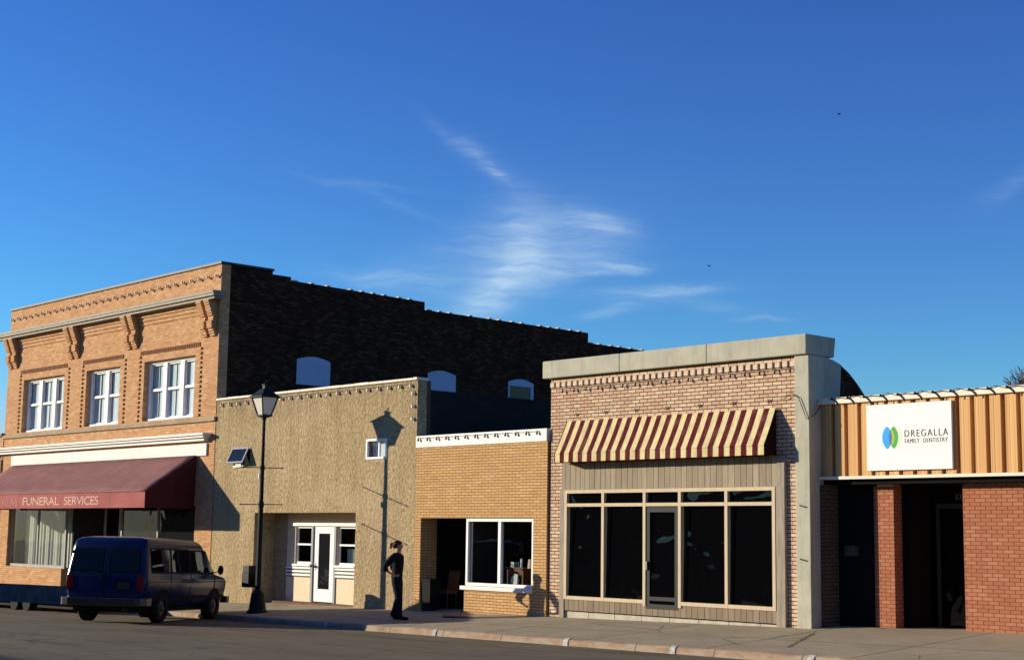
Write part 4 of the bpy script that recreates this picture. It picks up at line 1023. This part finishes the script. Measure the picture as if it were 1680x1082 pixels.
def side_quad(x0, x1, z0_, z1_, s_, mat, name, par, top_in0=0, top_in1=0, off=e):
    bb = MB(); nz = 5; vs = []
    for k in range(nz + 1):
        z = z0_ + (z1_ - z0_) * k / nz; f = k / nz; y = (half_w(z) + off) * s_
        vs += [(x0 + top_in0 * f, y, z), (x1 - top_in1 * f, y, z)]
    bb.add(vs, [(2 * k, 2 * k + 1, 2 * k + 3, 2 * k + 2) for k in range(nz)])
    o = bb.build(name, mat, par); sd = o.modifiers.new('thick', 'SOLIDIFY'); sd.thickness = .012; sd.offset = 0
    return o
def rear_quad(y0, y1, z0_, z1_, mat, name, par, off=e, inset=0):
    bb = MB(); nz = 5; vs = []
    for k in range(nz + 1):
        z = z0_ + (z1_ - z0_) * k / nz; f = k / nz; x = rear_x(z) - off
        vs += [(x, y0 + (inset if y0 < 0 and y0 < y1 and abs(y0) > .5 else 0) * f, z), (x, y1 - (inset if y1 > .5 else 0) * f, z)]
    bb.add(vs, [(2 * k, 2 * k + 1, 2 * k + 3, 2 * k + 2) for k in range(nz)])
    o = bb.build(name, mat, par); sd = o.modifiers.new('thick', 'SOLIDIFY'); sd.thickness = .012; sd.offset = 0
    return o
for s_ in (1, -1):
    for (a, c, nm) in ((-.95, .05, 'rear_side_window'), (.16, 1.18, 'side_window')):
        side_quad(a - .035, c + .035, 1.20, 1.815, s_, 'tar', 'window_gasket', V, off=.002)
        side_quad(a, c, 1.24, 1.78, s_, 'glass_van', nm, V, off=.009)
    side_quad(1.285, 2.68, 1.20, 1.795, s_, 'tar', 'window_gasket', V, 0, .45, off=.002)
    side_quad(1.32, 2.62, 1.24, 1.76, s_, 'glass_van', 'door_window', V, 0, .42, off=.009)
    side_quad(-1.16, 3.55, .985, 1.0, s_, 'tar', 'body_crease', V, off=.002)
    side_quad(-1.0, 2.3, 1.90, 1.915, s_, 'chrome', 'rain_gutter', V, off=.012)
    side_quad(-1.1, 3.5, .56, .64, s_, 'tar', 'side_moulding', V)
    for a in (1.25, 2.75, .1):
        side_quad(a, a + .014, .50, 1.80 if a < 2 else 1.15, s_, 'tar', 'door_seam', V, off=.002)
    MB().box(1.38, 1.54, s_ * .985, s_ * 1.02, 1.05, 1.085).build('door_handle', 'chrome', V)
    m1 = MB().tube([(2.62, s_ * .93, 1.22), (2.66, s_ * 1.12, 1.26)], .015, 6).sphere((2.66, s_ * 1.16, 1.30), .1, 10, 6, .45, .75, 1.3).build('wing_mirror', 'tar', V)
    for xw in (-.28, 2.85):
        bb = MB(); nn = 20
        bb.add([(xw + .44 * math.cos(math.pi * k / nn), s_ * (half_w(.4 + .44 * math.sin(math.pi * k / nn)) + .004), .38 + .44 * math.sin(math.pi * k / nn)) for k in range(nn + 1)], [tuple(range(nn + 1))])
        bb.build('wheel_arch', 'tar', V)
        wv = thing('wheel', (0, 0, 0), None, None, local=True); wv.parent = V
        bb = MB(); prof_ = [(.20, .36, .36), (.235, .36, .36)]
        yy0, yy1 = s_ * .72, s_ * .965
        t0 = []
        for (rr, yy_) in ((.19, yy0), (.31, yy0), (.36, yy0 + s_ * .04), (.36, yy1 - s_ * .04), (.325, yy1), (.20, yy1)):
            t0.append([(xw + rr * math.cos(2 * math.pi * k / 24), yy_, .36 + rr * math.sin(2 * math.pi * k / 24)) for k in range(24)])
        vs = [p for r_ in t0 for p in r_]
        bb.add(vs, [(i * 24 + k, i * 24 + (k + 1) % 24, (i + 1) * 24 + (k + 1) % 24, (i + 1) * 24 + k) for i in range(5) for k in range(24)])
        bb.build('tyre', 'tar', wv)
        MB().tube([(xw, yy0 + s_ * .02, .36), (xw, yy1 - s_ * .03, .36)], .2, 20).tube([(xw, yy1 - s_ * .03, .36), (xw, yy1 + s_ * .005, .36)], [.09, .06], 12).build('rim', 'rim', wv)
for y0_, y1_ in ((-.80, -.09), (.09, .80)):
    rear_quad(y0_ - .03, y1_ + .03, 1.215, 1.80, 'tar', 'window_gasket', V, inset=.05, off=.002)
    w_ = rear_quad(y0_, y1_, 1.25, 1.76, 'glass_van', 'rear_window', V, inset=.05, off=.009)
rear_quad(-.008, .008, .55, 1.90, 'tar', 'rear_door_seam', V, off=.002)
rear_quad(-.9, .9, 1.17, 1.185, 'tar', 'rear_crease', V, off=.002)
MB().box(-1.36, -1.31, .05, .10, 1.0, 1.16).build('rear_handle', 'chrome', V)
rear_quad(-.66, -.24, .78, 1.02, 'tar', 'plate_recess', V, off=.004)
rear_quad(-.60, -.30, .82, .98, 'alu_dark', 'number_plate', V, off=.012)
for y_ in (-.80, .80):
    for z_ in (.75, 1.25, 1.65): MB().box(rear_x(z_) - .03, rear_x(z_) + .02, y_ * 1.03 - .02, y_ * 1.03 + .02, z_, z_ + .09).build('door_hinge', 'van_blue', V)
MB().tube([(rear_x(1.15) - .03, .12, 1.19), (rear_x(1.15) - .06, .30, 1.30)], .008, 5).build('rear_wiper', 'tar', V)
for s_ in (1, -1):
    rear_quad(s_ * .84 - .07, s_ * .84 + .07, .78, 1.14, 'red_lens', 'tail_light', V, off=.01)
b = MB(); bp = []
prof_ = [(-1.02, 1.02), (-1.3, 1.03), (-1.43, .94), (-1.46, .8), (-1.46, -.8), (-1.43, -.94), (-1.3, -1.03), (-1.02, -1.02)]
inn = [(-1.02, .96), (-1.24, .96), (-1.3, .8), (-1.3, -.8), (-1.24, -.96), (-1.02, -.96)]
b.prism([(x, y, .42) for x, y in prof_ + inn[::-1]], [(x, y, .60) for x, y in prof_ + inn[::-1]])
b.build('rear_bumper', 'chrome', V, bevel=.01)
b = MB().box(3.68, 3.86, -.96, .96, .42, .60); b.build('front_bumper', 'chrome', V, bevel=.03)
ws = MB(); vs = []
for k in range(5):
    z = 1.22 + .56 * k / 4; vs += [(front_x(z) + .01, half_w(z) - .22, z), (front_x(z) + .01, -half_w(z) + .22, z)]
ws.add(vs, [(2 * k, 2 * k + 1, 2 * k + 3, 2 * k + 2) for k in range(4)]); ws.build('windscreen', 'glass_van', V)
MB().box(3.70, 3.735, -.45, .45, .70, .92).build('grille', 'tar', V)
for s_ in (1, -1): MB().box(3.68, 3.738, s_ * .52, s_ * .74, .72, .92).build('headlight', 'amber_lens', V)
MB().tube([(-1.25, -.55, .33), (-1.45, -.55, .32)], .035, 8).build('exhaust_pipe', 'rim', V)
MB().box(-1.1, 3.5, -.75, .75, .26, .42).build('underbody', 'tar', V)
V.rotation_euler = (0, -pit * .6, VAN['head']); V.scale = (.985, 1.05, .955)

T = thing('stand_in_trailer', (-15, -3.6, rz(-15, -3.6)), 'made up low trailer standing in for the kerb shadow left of the van', 'trailer')  # invented trailer, fills the dark blue shadow band beside the kerb
def tz(x, h): return rz(x, -3.6) + h
def tbox(xa, xb, ya, yb, h0, h1): return MB().prism([(xa, ya, tz(xa, h0)), (xb, ya, tz(xb, h0)), (xb, yb, tz(xb, h0)), (xa, yb, tz(xa, h0))], [(xa, ya, tz(xa, h1)), (xb, ya, tz(xb, h1)), (xb, yb, tz(xb, h1)), (xa, yb, tz(xa, h1))])
M['shadow_blue'] = plain('kerb shadow blue', (.003, .008, .024), .95, var=.35, scale=3, spec=0.0)  # blue-black taken from the shadow band, not from a real trailer
tbox(-20.5, -10.5, -4.35, -2.75, .24, .34).build('deck', 'shadow_blue', T)
for ya, yb_ in ((-4.37, -4.32), (-2.78, -2.73)): tbox(-20.5, -10.5, ya, yb_, .341, .66).build('side_board', 'shadow_blue', T)
tbox(-10.55, -10.5, -4.31, -2.79, .341, .66).build('end_board', 'shadow_blue', T)
tbox(-20.5, -20.45, -4.31, -2.79, .341, .66).build('end_board', 'shadow_blue', T)
tbox(-20.4, -10.6, -4.2, -2.9, .12, .239).build('chassis', 'tar', T)
for xw in (-13.2, -14.0, -18.0):
    for ya in (-4.34, -2.98): MB().tube([(xw, ya, tz(xw, .25)), (xw, ya + .22, tz(xw, .25))], .25, 18).build('wheel', 'tar', T)

# ================================================================== person
def skin_mesh(name, verts, edges, radii, mat, parent, root=0, sub=2):
    me = bpy.data.meshes.new(name); me.from_pydata(verts, edges, [])
    ob = bpy.data.objects.new(name, me); C.objects.link(ob)
    md = ob.modifiers.new('skin', 'SKIN'); md.branch_smoothing = .4
    if not me.skin_vertices: 
        bm = bmesh.new(); bm.from_mesh(me); bm.verts.layers.skin.verify(); bm.to_mesh(me); bm.free()
    for i, r_ in enumerate(radii):
        sv = me.skin_vertices[0].data[i]; sv.radius = r_ if isinstance(r_, tuple) else (r_, r_); sv.use_root = (i == root)
    ss = ob.modifiers.new('sub', 'SUBSURF'); ss.levels = sub; ss.render_levels = sub
    dg = bpy.context.evaluated_depsgraph_get()
    me2 = bpy.data.meshes.new_from_object(ob.evaluated_get(dg)); bpy.data.objects.remove(ob)
    me2.name = name
    for p in me2.polygons: p.use_smooth = True
    me2.materials.clear(); me2.materials.append(M[mat])
    o = bpy.data.objects.new(name, me2); C.objects.link(o)
    if parent: o.parent = parent
    return o
pxx, pyy = .66, -1.86
pz = gz(pxx, pyy) + .005
face = math.atan2(.60, .80)                      # facing direction; local +Y is forward
P = thing('person', (pxx, pyy, pz), 'person in black top and dark trousers, hands on hips on the pavement', 'person', rz=face - math.pi / 2, local=True)
P.scale = (1.10, 1.16, 1.0)
def person_graph(g=0.0, part='all'):
    v = []; e_ = []; r_ = []
    def add(co, rad, prev=None):
        v.append(co); r_.append(rad if isinstance(rad, tuple) else rad + g if rad > .012 else rad)
        if isinstance(rad, tuple): r_[-1] = (rad[0] + g, rad[1] + g)
        if prev is not None: e_.append((prev, len(v) - 1))
        return len(v) - 1
    if part == 'top': pel = add((0, -.012, .90), (.112, .095)); pel = add((0, -.01, .97), (.108, .09), pel)
    elif part == 'legs': pel = add((0, .0, 1.06), (.100, .08)); pel = add((0, -.01, .97), (.112, .092), pel)
    else: pel = add((0, -.01, .96), (.118, .095))
    if part in ('all', 'top'):
        wa_ = add((0, .005, 1.12), (.108, .085), pel); ch = add((0, .016, 1.29), (.135, .108), wa_); up = add((0, -.008, 1.44), (.115, .078), ch)
        if part == 'all':
            ne = add((0, .002, 1.535), .052, up); ja = add((0, .028, 1.60), (.062, .07), ne); hd = add((0, .022, 1.68), (.072, .088), ja); tp = add((0, .012, 1.745), (.058, .068), hd)
            no = add((0, .112, 1.665), .010, hd)
            for s_ in (1, -1): add((s_ * .079, .01, 1.672), .010, hd)
        else: add((0, -.002, 1.515), .058, up)
        for s_ in (1, -1):
            sh = add((s_ * .165, -.02, 1.448), .055, up); el = add((s_ * .335, -.20, 1.165), .038, sh)
            if part == 'all':
                wr = add((s_ * .205, -.045, 1.025), .026, el); pa = add((s_ * .165, .005, 1.005), (.036, .018), wr)
                for k, (dx, dy, dz) in enumerate(((-.01, .055, .018), (-.006, .062, .004), (-.004, .058, -.010), (-.002, .048, -.024))):
                    kn = add((s_ * (.158 + dx * .3), .005 + dy * .7, 1.005 + dz), .0095, pa); add((s_ * (.150 + dx), .005 + dy * 1.25, 1.000 + dz * 1.3), .008, kn)
                th = add((s_ * .178, -.012, 1.035), .010, wr); add((s_ * .160, -.05, 1.05), .0085, th)
            else: add((s_ * .275, -.125, 1.10), .038, el)
    if part in ('all', 'legs'):
        for s_, ky, fy in ((1, .05, .10), (-1, .0, -.06)):
            hp = add((s_ * .085, -.005, .88), (.092, .10), pel); kn = add((s_ * .098, ky + .02, .50), .060, hp)
            an = add((s_ * .105, fy - .02, .10), .040 if part == 'all' else .052, kn)
            if part == 'all':
                he = add((s_ * .105, fy - .03, .045), .038, an); add((s_ * .115, fy + .10, .035), .035, he); 
            else: add((s_ * .105, fy - .02, .05), .055, an)
    return v, e_, r_
v_, e_, r_ = person_graph(0, 'all'); pb = skin_mesh('body', v_, e_, r_, 'skin', P)
v_, e_, r_ = person_graph(.030, 'top'); skin_mesh('top', v_, e_, r_, 'black_cloth', P)
v_, e_, r_ = person_graph(.020, 'legs'); skin_mesh('trousers', v_, e_, r_, 'navy_cloth', P)
for s_, fy in ((1, .10), (-1, -.06)):
    skin_mesh('shoe', [(s_ * .105, fy - .055, .05), (s_ * .11, fy + .03, .05), (s_ * .117, fy + .13, .04), (s_ * .12, fy + .185, .035)], [(0, 1), (1, 2), (2, 3)], [.048, .05, .044, .034], 'black_cloth', P)
hb_ = MB().sphere((0, -.012, 1.705), .098, 16, 10, .88, 1.0, .98)
hb_ = MB().add([(x, y - (.030 if z < 1.70 else 0.0) , z) for x, y, z in hb_.v], hb_.f)
hb_.sphere((0, -.125, 1.70), .045, 10, 7).sphere((0, -.145, 1.645), .030, 8, 6, .8, .8, 1.6).build('hair', 'hair', P, smooth=True)
for s_ in (1, -1): MB().sphere((s_ * .032, .098, 1.685), .009).build('eye', 'eye', P)
MB().box(-.022, .022, .090, .097, 1.622, 1.63).build('mouth', 'rust', P)

# ================================================================== bare tree, wires, birds
def bare_tree(x, y, z, h, label):
    r0 = thing('bare_tree', (x, y, z), label, 'tree')
    tr = MB(); cr = MB(); rnd = random.Random(5)
    def grow(b_, p, d, L, rad, dep):
        p2 = p + d * L; mid = p + d * L * .5 + Vector((rnd.uniform(-.05, .05), rnd.uniform(-.05, .05), 0)) * L
        b_.tube([p, mid, p2], [max(rad, .009), max(rad * .85, .008), max(rad * .65, .006)], 5 if dep > 3 else 3)
        if dep == 0: return
        for k in range(3 if dep < 5 else 3):
            a = Vector((rnd.uniform(-1, 1), rnd.uniform(-1, 1), rnd.uniform(-.1, .7)))
            dd = (d * .85 + a * .75).normalized(); grow(cr, p2, dd, L * rnd.uniform(.62, .82), rad * .6, dep - 1)
        if dep < 6: 
            a = Vector((rnd.uniform(-1, 1), rnd.uniform(-1, 1), rnd.uniform(0, .5))); grow(cr, mid, (d * .5 + a).normalized(), L * .6, rad * .4, dep - 1)
    grow(tr, Vector((x, y, z)), Vector((0, 0, 1)), h * .27, .2, 7)
    tr.build('trunk', 'bark', r0); cr.build('crown', 'bark', r0)
bare_tree(5.6, 20.0, 0.3, 9.4, 'bare leafless tree behind the dental office roof at the right edge')
M['wire_grey'] = plain('weathered wire', (.20, .26, .36), .8)
def wire(pts, label, r=.012):
    p = [Vector(q) for q in pts]; L = []
    for k in range(21):
        f = k / 20; q = p[0].lerp(p[1], f); q.z -= .5 * 4 * f * (1 - f) * .5; L.append(q)
    tag(MB().tube(L, r, 5).build('power_line', 'wire_grey'), label, 'power line', 'power lines behind the row')
wire([(-14, 25, 10.95), (12, 25, 10.6)], 'higher of two thin power lines crossing the sky at the right', .0035)
wire([(-14, 25, 8.5), (12, 25, 9.6)], 'lower of two thin power lines above the dental office roof', .0035)
for k, (x, y, z) in enumerate(((-42.3, 60, 21.55), (-30.8, 60, 30.6))):
    s_ = .10
    b = MB().tube([(x - s_, y, z - .02), (x, y, z), (x + s_ * .9, y, z + .03), (x + s_ * 1.3, y, z + .02)], [.012, .045, .03, .01], 6)
    b.prism([(x - .05, y, z), (x + .1, y, z), (x - .02, y - .22, z + .05)], [(x - .05, y, z + .02), (x + .1, y, z + .02), (x - .02, y - .22, z + .06)])
    b.prism([(x - .05, y, z), (x + .1, y, z), (x - .02, y + .22, z + .06)], [(x - .05, y, z + .02), (x + .1, y, z + .02), (x - .02, y + .22, z + .07)])
    tag(b.build('bird', 'cable'), ('tiny dark bird flying low above the pink brick shop', 'tiny dark bird flying high at the upper right')[k], 'bird', 'birds in the sky')

# ================================================================== the row of shops across the street (seen in the glass only)
lab = ['dark brick shop across the street, mirrored in the stucco doorway glass', 'dark brick shop across the street, mirrored in the tan shop window', 'dark brick shop across the street, mirrored in the black shopfront glass', 'dark brick shop across the street, mirrored in the dental office door']
for k, (x0, x1, h_) in enumerate(((-70, -36, 6.9), (-35.5, -18, 6.5), (-17.5, 2, 6.9), (2.5, 22, 6.6))):
    r = thing('brick_shop', ((x0 + x1) / 2, -31.5, 0), lab[k], 'building', 'shops across the street')
    zb = -.6
    MB().box(x0, x1, -44, -31.5, zb, h_).build('wall', 'far_wall', r)
    MB().box(x0 - .1, x1 + .1, -31.6, -31.3, h_ + .001, h_ + .2).build('coping', 'coping_dark', r)
    for q in range(3):
        w = (x1 - x0) / 3; MB().box(x0 + q * w + .5, x0 + (q + 1) * w - .5, -31.499, -31.45, .6, 3).build('window', 'glass_dim', r)
sheet('far_pavement', 'sidewalk', [-60, 0, 50], [lambda x: -31.5, lambda x: yk(x) - 20], lambda x, y: kz(x) + .05)

# ================================================================== camera
cam = bpy.data.cameras.new('camera'); co = bpy.data.objects.new('camera', cam); C.objects.link(co); S.camera = co
f_px, yaw, pitch, roll = 2490.9664, -0.83232082, 0.13482355, 0.0145575
cy_, sy__ = math.cos(yaw), math.sin(yaw); cp, sp_ = math.cos(pitch), math.sin(pitch)
F = Vector((sy__ * cp, cy_ * cp, sp_)); Rr = Vector((cy_, -sy__, 0)); U = Rr.cross(F)
c_, s__ = math.cos(roll), math.sin(roll)
R2 = c_ * Rr + s__ * U; U2 = -s__ * Rr + c_ * U
mat = Matrix((( R2.x, U2.x, -F.x, 28.5), (R2.y, U2.y, -F.y, -23.75), (R2.z, U2.z, -F.z, 1.9), (0, 0, 0, 1)))
co.matrix_world = mat
cam.sensor_fit = 'HORIZONTAL'; cam.sensor_width = 36; cam.lens = 36 * f_px / 1680; cam.clip_end = 3000; cam.clip_start = .1

# ================================================================== light
az, el = R(SUN_AZ), R(SUN_EL)
d = Vector((math.sin(az) * math.cos(el), math.cos(az) * math.cos(el), -math.sin(el)))
sl = bpy.data.lights.new('sun', 'SUN'); sl.energy = 5.0; sl.angle = R(.5); sl.color = (1, .88, .68)
so = bpy.data.objects.new('sun', sl); C.objects.link(so); so.rotation_euler = d.to_track_quat('-Z', 'Y').to_euler(); so.location = (0, -20, 30)
W = bpy.data.worlds.new('World'); S.world = W; W.use_nodes = True
t = NT(W.node_tree); bg = W.node_tree.nodes['Background']
sky = t.n('ShaderNodeTexSky'); sky.sky_type = 'NISHITA'; sky.sun_disc = False
sky.sun_elevation = el; sky.sun_rotation = R(180 + SUN_AZ); sky.altitude = 300; sky.air_density = 1.0; sky.dust_density = .05; sky.ozone_density = 3.0
dirv = t.n('ShaderNodeTexCoord').outputs['Generated']
hs = t.n('ShaderNodeHueSaturation'); t.l.new(sky.outputs[0], hs.inputs['Color']); hs.inputs['Saturation'].default_value = 1.25; hs.inputs['Value'].default_value = 1.0
skyc = t.mix(1.0, hs.outputs[0], (1.20, 1.27, 1.72), 'MULTIPLY')
sr = t.n('ShaderNodeSeparateColor'); t.l.new(skyc, sr.inputs[0])
K = .1004; ch = []
for i_, (pw, cc) in enumerate(((.75, .45), (1.30, 1.40), (1.15, 1.09))):
    x_ = t.m('MINIMUM', t.m('MULTIPLY', sr.outputs[i_], K), .95); ch.append(t.m('MULTIPLY', t.m('POWER', x_, pw), cc / K))
cc_ = t.n('ShaderNodeCombineColor')
for i_ in range(3): t.l.new(ch[i_], cc_.inputs[i_])
glow = t.mr(t.m('MULTIPLY', sr.outputs[0], K), .16, .40); lim = t.n('ShaderNodeVectorMath', operation='MINIMUM'); t.l.new(skyc, lim.inputs[0]); lim.inputs[1].default_value = (9, 9, 9)
skyc = t.mix(glow, cc_.outputs[0], lim.outputs[0])
# cirrus: tangent coordinates around a fixed compass direction of the sky
ccx, ccy = 830, 430
v = Vector(((ccx - 840) / f_px, -(ccy - 541) / f_px, 1)); cd = (R2 * v.x + U2 * v.y + F * v.z).normalized()
cr = cd.cross(Vector((0, 0, 1))).normalized(); cu = cr.cross(cd).normalized()
def dot(vec):
    nd = t.n('ShaderNodeVectorMath', operation='DOT_PRODUCT'); t.l.new(dirv, nd.inputs[0]); nd.inputs[1].default_value = vec; return nd.outputs['Value']
dz_ = dot(cd); front = t.m('GREATER_THAN', dz_, .2); dzc = t.m('MAXIMUM', dz_, .2)
a_ = t.m('MULTIPLY', t.m('DIVIDE', dot(cr), dzc), f_px / 100); b_ = t.m('MULTIPLY', t.m('DIVIDE', dot(cu), dzc), f_px / 100)   # units of 100 px
comb = t.n('ShaderNodeCombineXYZ'); t.l.new(a_, comb.inputs[0]); t.l.new(b_, comb.inputs[1])
wn = t.n('ShaderNodeTexNoise'); t.l.new(comb.outputs[0], wn.inputs['Vector']); wn.inputs['Scale'].default_value = 1.1; wn.inputs['Detail'].default_value = 5
ws_ = t.n('ShaderNodeVectorMath', operation='MULTIPLY_ADD'); t.l.new(wn.outputs['Color'], ws_.inputs[0]); ws_.inputs[1].default_value = (.5, .34, 0); ws_.inputs[2].default_value = (-.25, -.17, 0)
wv = t.n('ShaderNodeVectorMath', operation='ADD'); t.l.new(comb.outputs[0], wv.inputs[0]); t.l.new(ws_.outputs[0], wv.inputs[1])
def gauss(px, py, ang, sa, sb, amp, src):
    """soft ellipse at a place in the sky, long axis at ang degrees (counter-clockwise from level)"""
    sp3 = t.n('ShaderNodeSeparateXYZ'); t.l.new(src, sp3.inputs[0])
    ox, oy = (px - ccx) / 100, -(py - ccy) / 100
    c1, s1 = math.cos(R(ang)), math.sin(R(ang))
    dx = t.m('SUBTRACT', sp3.outputs[0], ox); dy = t.m('SUBTRACT', sp3.outputs[1], oy)
    u_ = t.m('MULTIPLY', t.m('ADD', t.m('MULTIPLY', dx, c1), t.m('MULTIPLY', dy, s1)), 100 / sa); w_ = t.m('MULTIPLY', t.m('SUBTRACT', t.m('MULTIPLY', dy, c1), t.m('MULTIPLY', dx, s1)), 100 / sb)
    q = t.m('ADD', t.m('MULTIPLY', u_, u_), t.m('MULTIPLY', w_, w_))
    return t.m('MULTIPLY', t.m('POWER', 2.718, t.m('MULTIPLY', q, -1.0)), amp)
def fib(ang, sx_, sy_, off):
    return t.noise(t.mapv(wv.outputs[0], (sx_, sy_, 1), (off, off, 0), (0, 0, R(-ang))), 1.0, 7, .62, .35)
fA = t.mr(fib(32, 1.0, 6.4, 1.3), .28, .76); fB = t.mr(fib(-33, .9, 7.0, 5.1), .32, .78); fC = t.mr(fib(3, .7, 7.5, 9.7), .30, .78)
fD = t.mr(fib(9, .8, 7.2, 3.3), .30, .76)
groups = [
    (fA, [(780, 502, 34, 85, 24, .50), (825, 458, 48, 90, 38, .54), (850, 412, 72, 70, 32, .42), (885, 462, 20, 80, 22, .34)]),
    (fD, [(845, 372, 80, 55, 55, .34), (930, 428, 12, 85, 24, .62), (1005, 441, 4, 50, 9, .70), (860, 430, 26, 150, 60, .30), (760, 400, 20, 120, 30, .12), (1030, 436, 8, 50, 10, .35)]),
    (fB, [(765, 246, -38, 70, 11, .26), (812, 281, -22, 24, 7, .34), (790, 268, -30, 55, 14, .20), (640, 335, -20, 100, 7, .14), (850, 310, -40, 90, 24, .12)]),
    (fC, [(985, 368, -4, 42, 18, .80), (965, 352, -6, 45, 6, .45), (915, 366, 0, 70, 20, .34), (640, 462, -6, 90, 14, .56), (1080, 475, 4, 90, 11, .80), (1010, 507, 10, 45, 9, .62), (1255, 519, -2, 40, 5, .45), (1180, 497, -6, 60, 8, .22), (580, 305, -8, 90, 5, .16), (1660, 295, 25, 60, 16, .22), (740, 445, 8, 120, 40, .18), (900, 400, 5, 110, 30, .20)]),
]
tot = None
for fb_, gs in groups:
    acc = None
    for gdef in gs:
        q = gauss(*gdef, wv.outputs[0]); acc = q if acc is None else t.m('ADD', acc, q)
    q = t.m('MULTIPLY', acc, t.m('ADD', t.m('MULTIPLY', fb_, .85), .15)); tot = q if tot is None else t.m('ADD', tot, q)
cl = t.m('MULTIPLY', t.m('MINIMUM', tot, 1.0), front)
cl = t.m('MULTIPLY', cl, .60)
CLOUD = (6.6, 8.4, 9.6)
skyc = t.mix(cl, skyc, CLOUD)
t.l.new(skyc, bg.inputs['Color']); bg.inputs['Strength'].default_value = .07

S.view_settings.view_transform = 'Standard'; S.view_settings.look = 'None'; S.view_settings.exposure = .52; S.view_settings.gamma = 1
S.view_settings.use_curve_mapping = False
S.cycles.max_bounces = 6; S.cycles.use_denoising = True
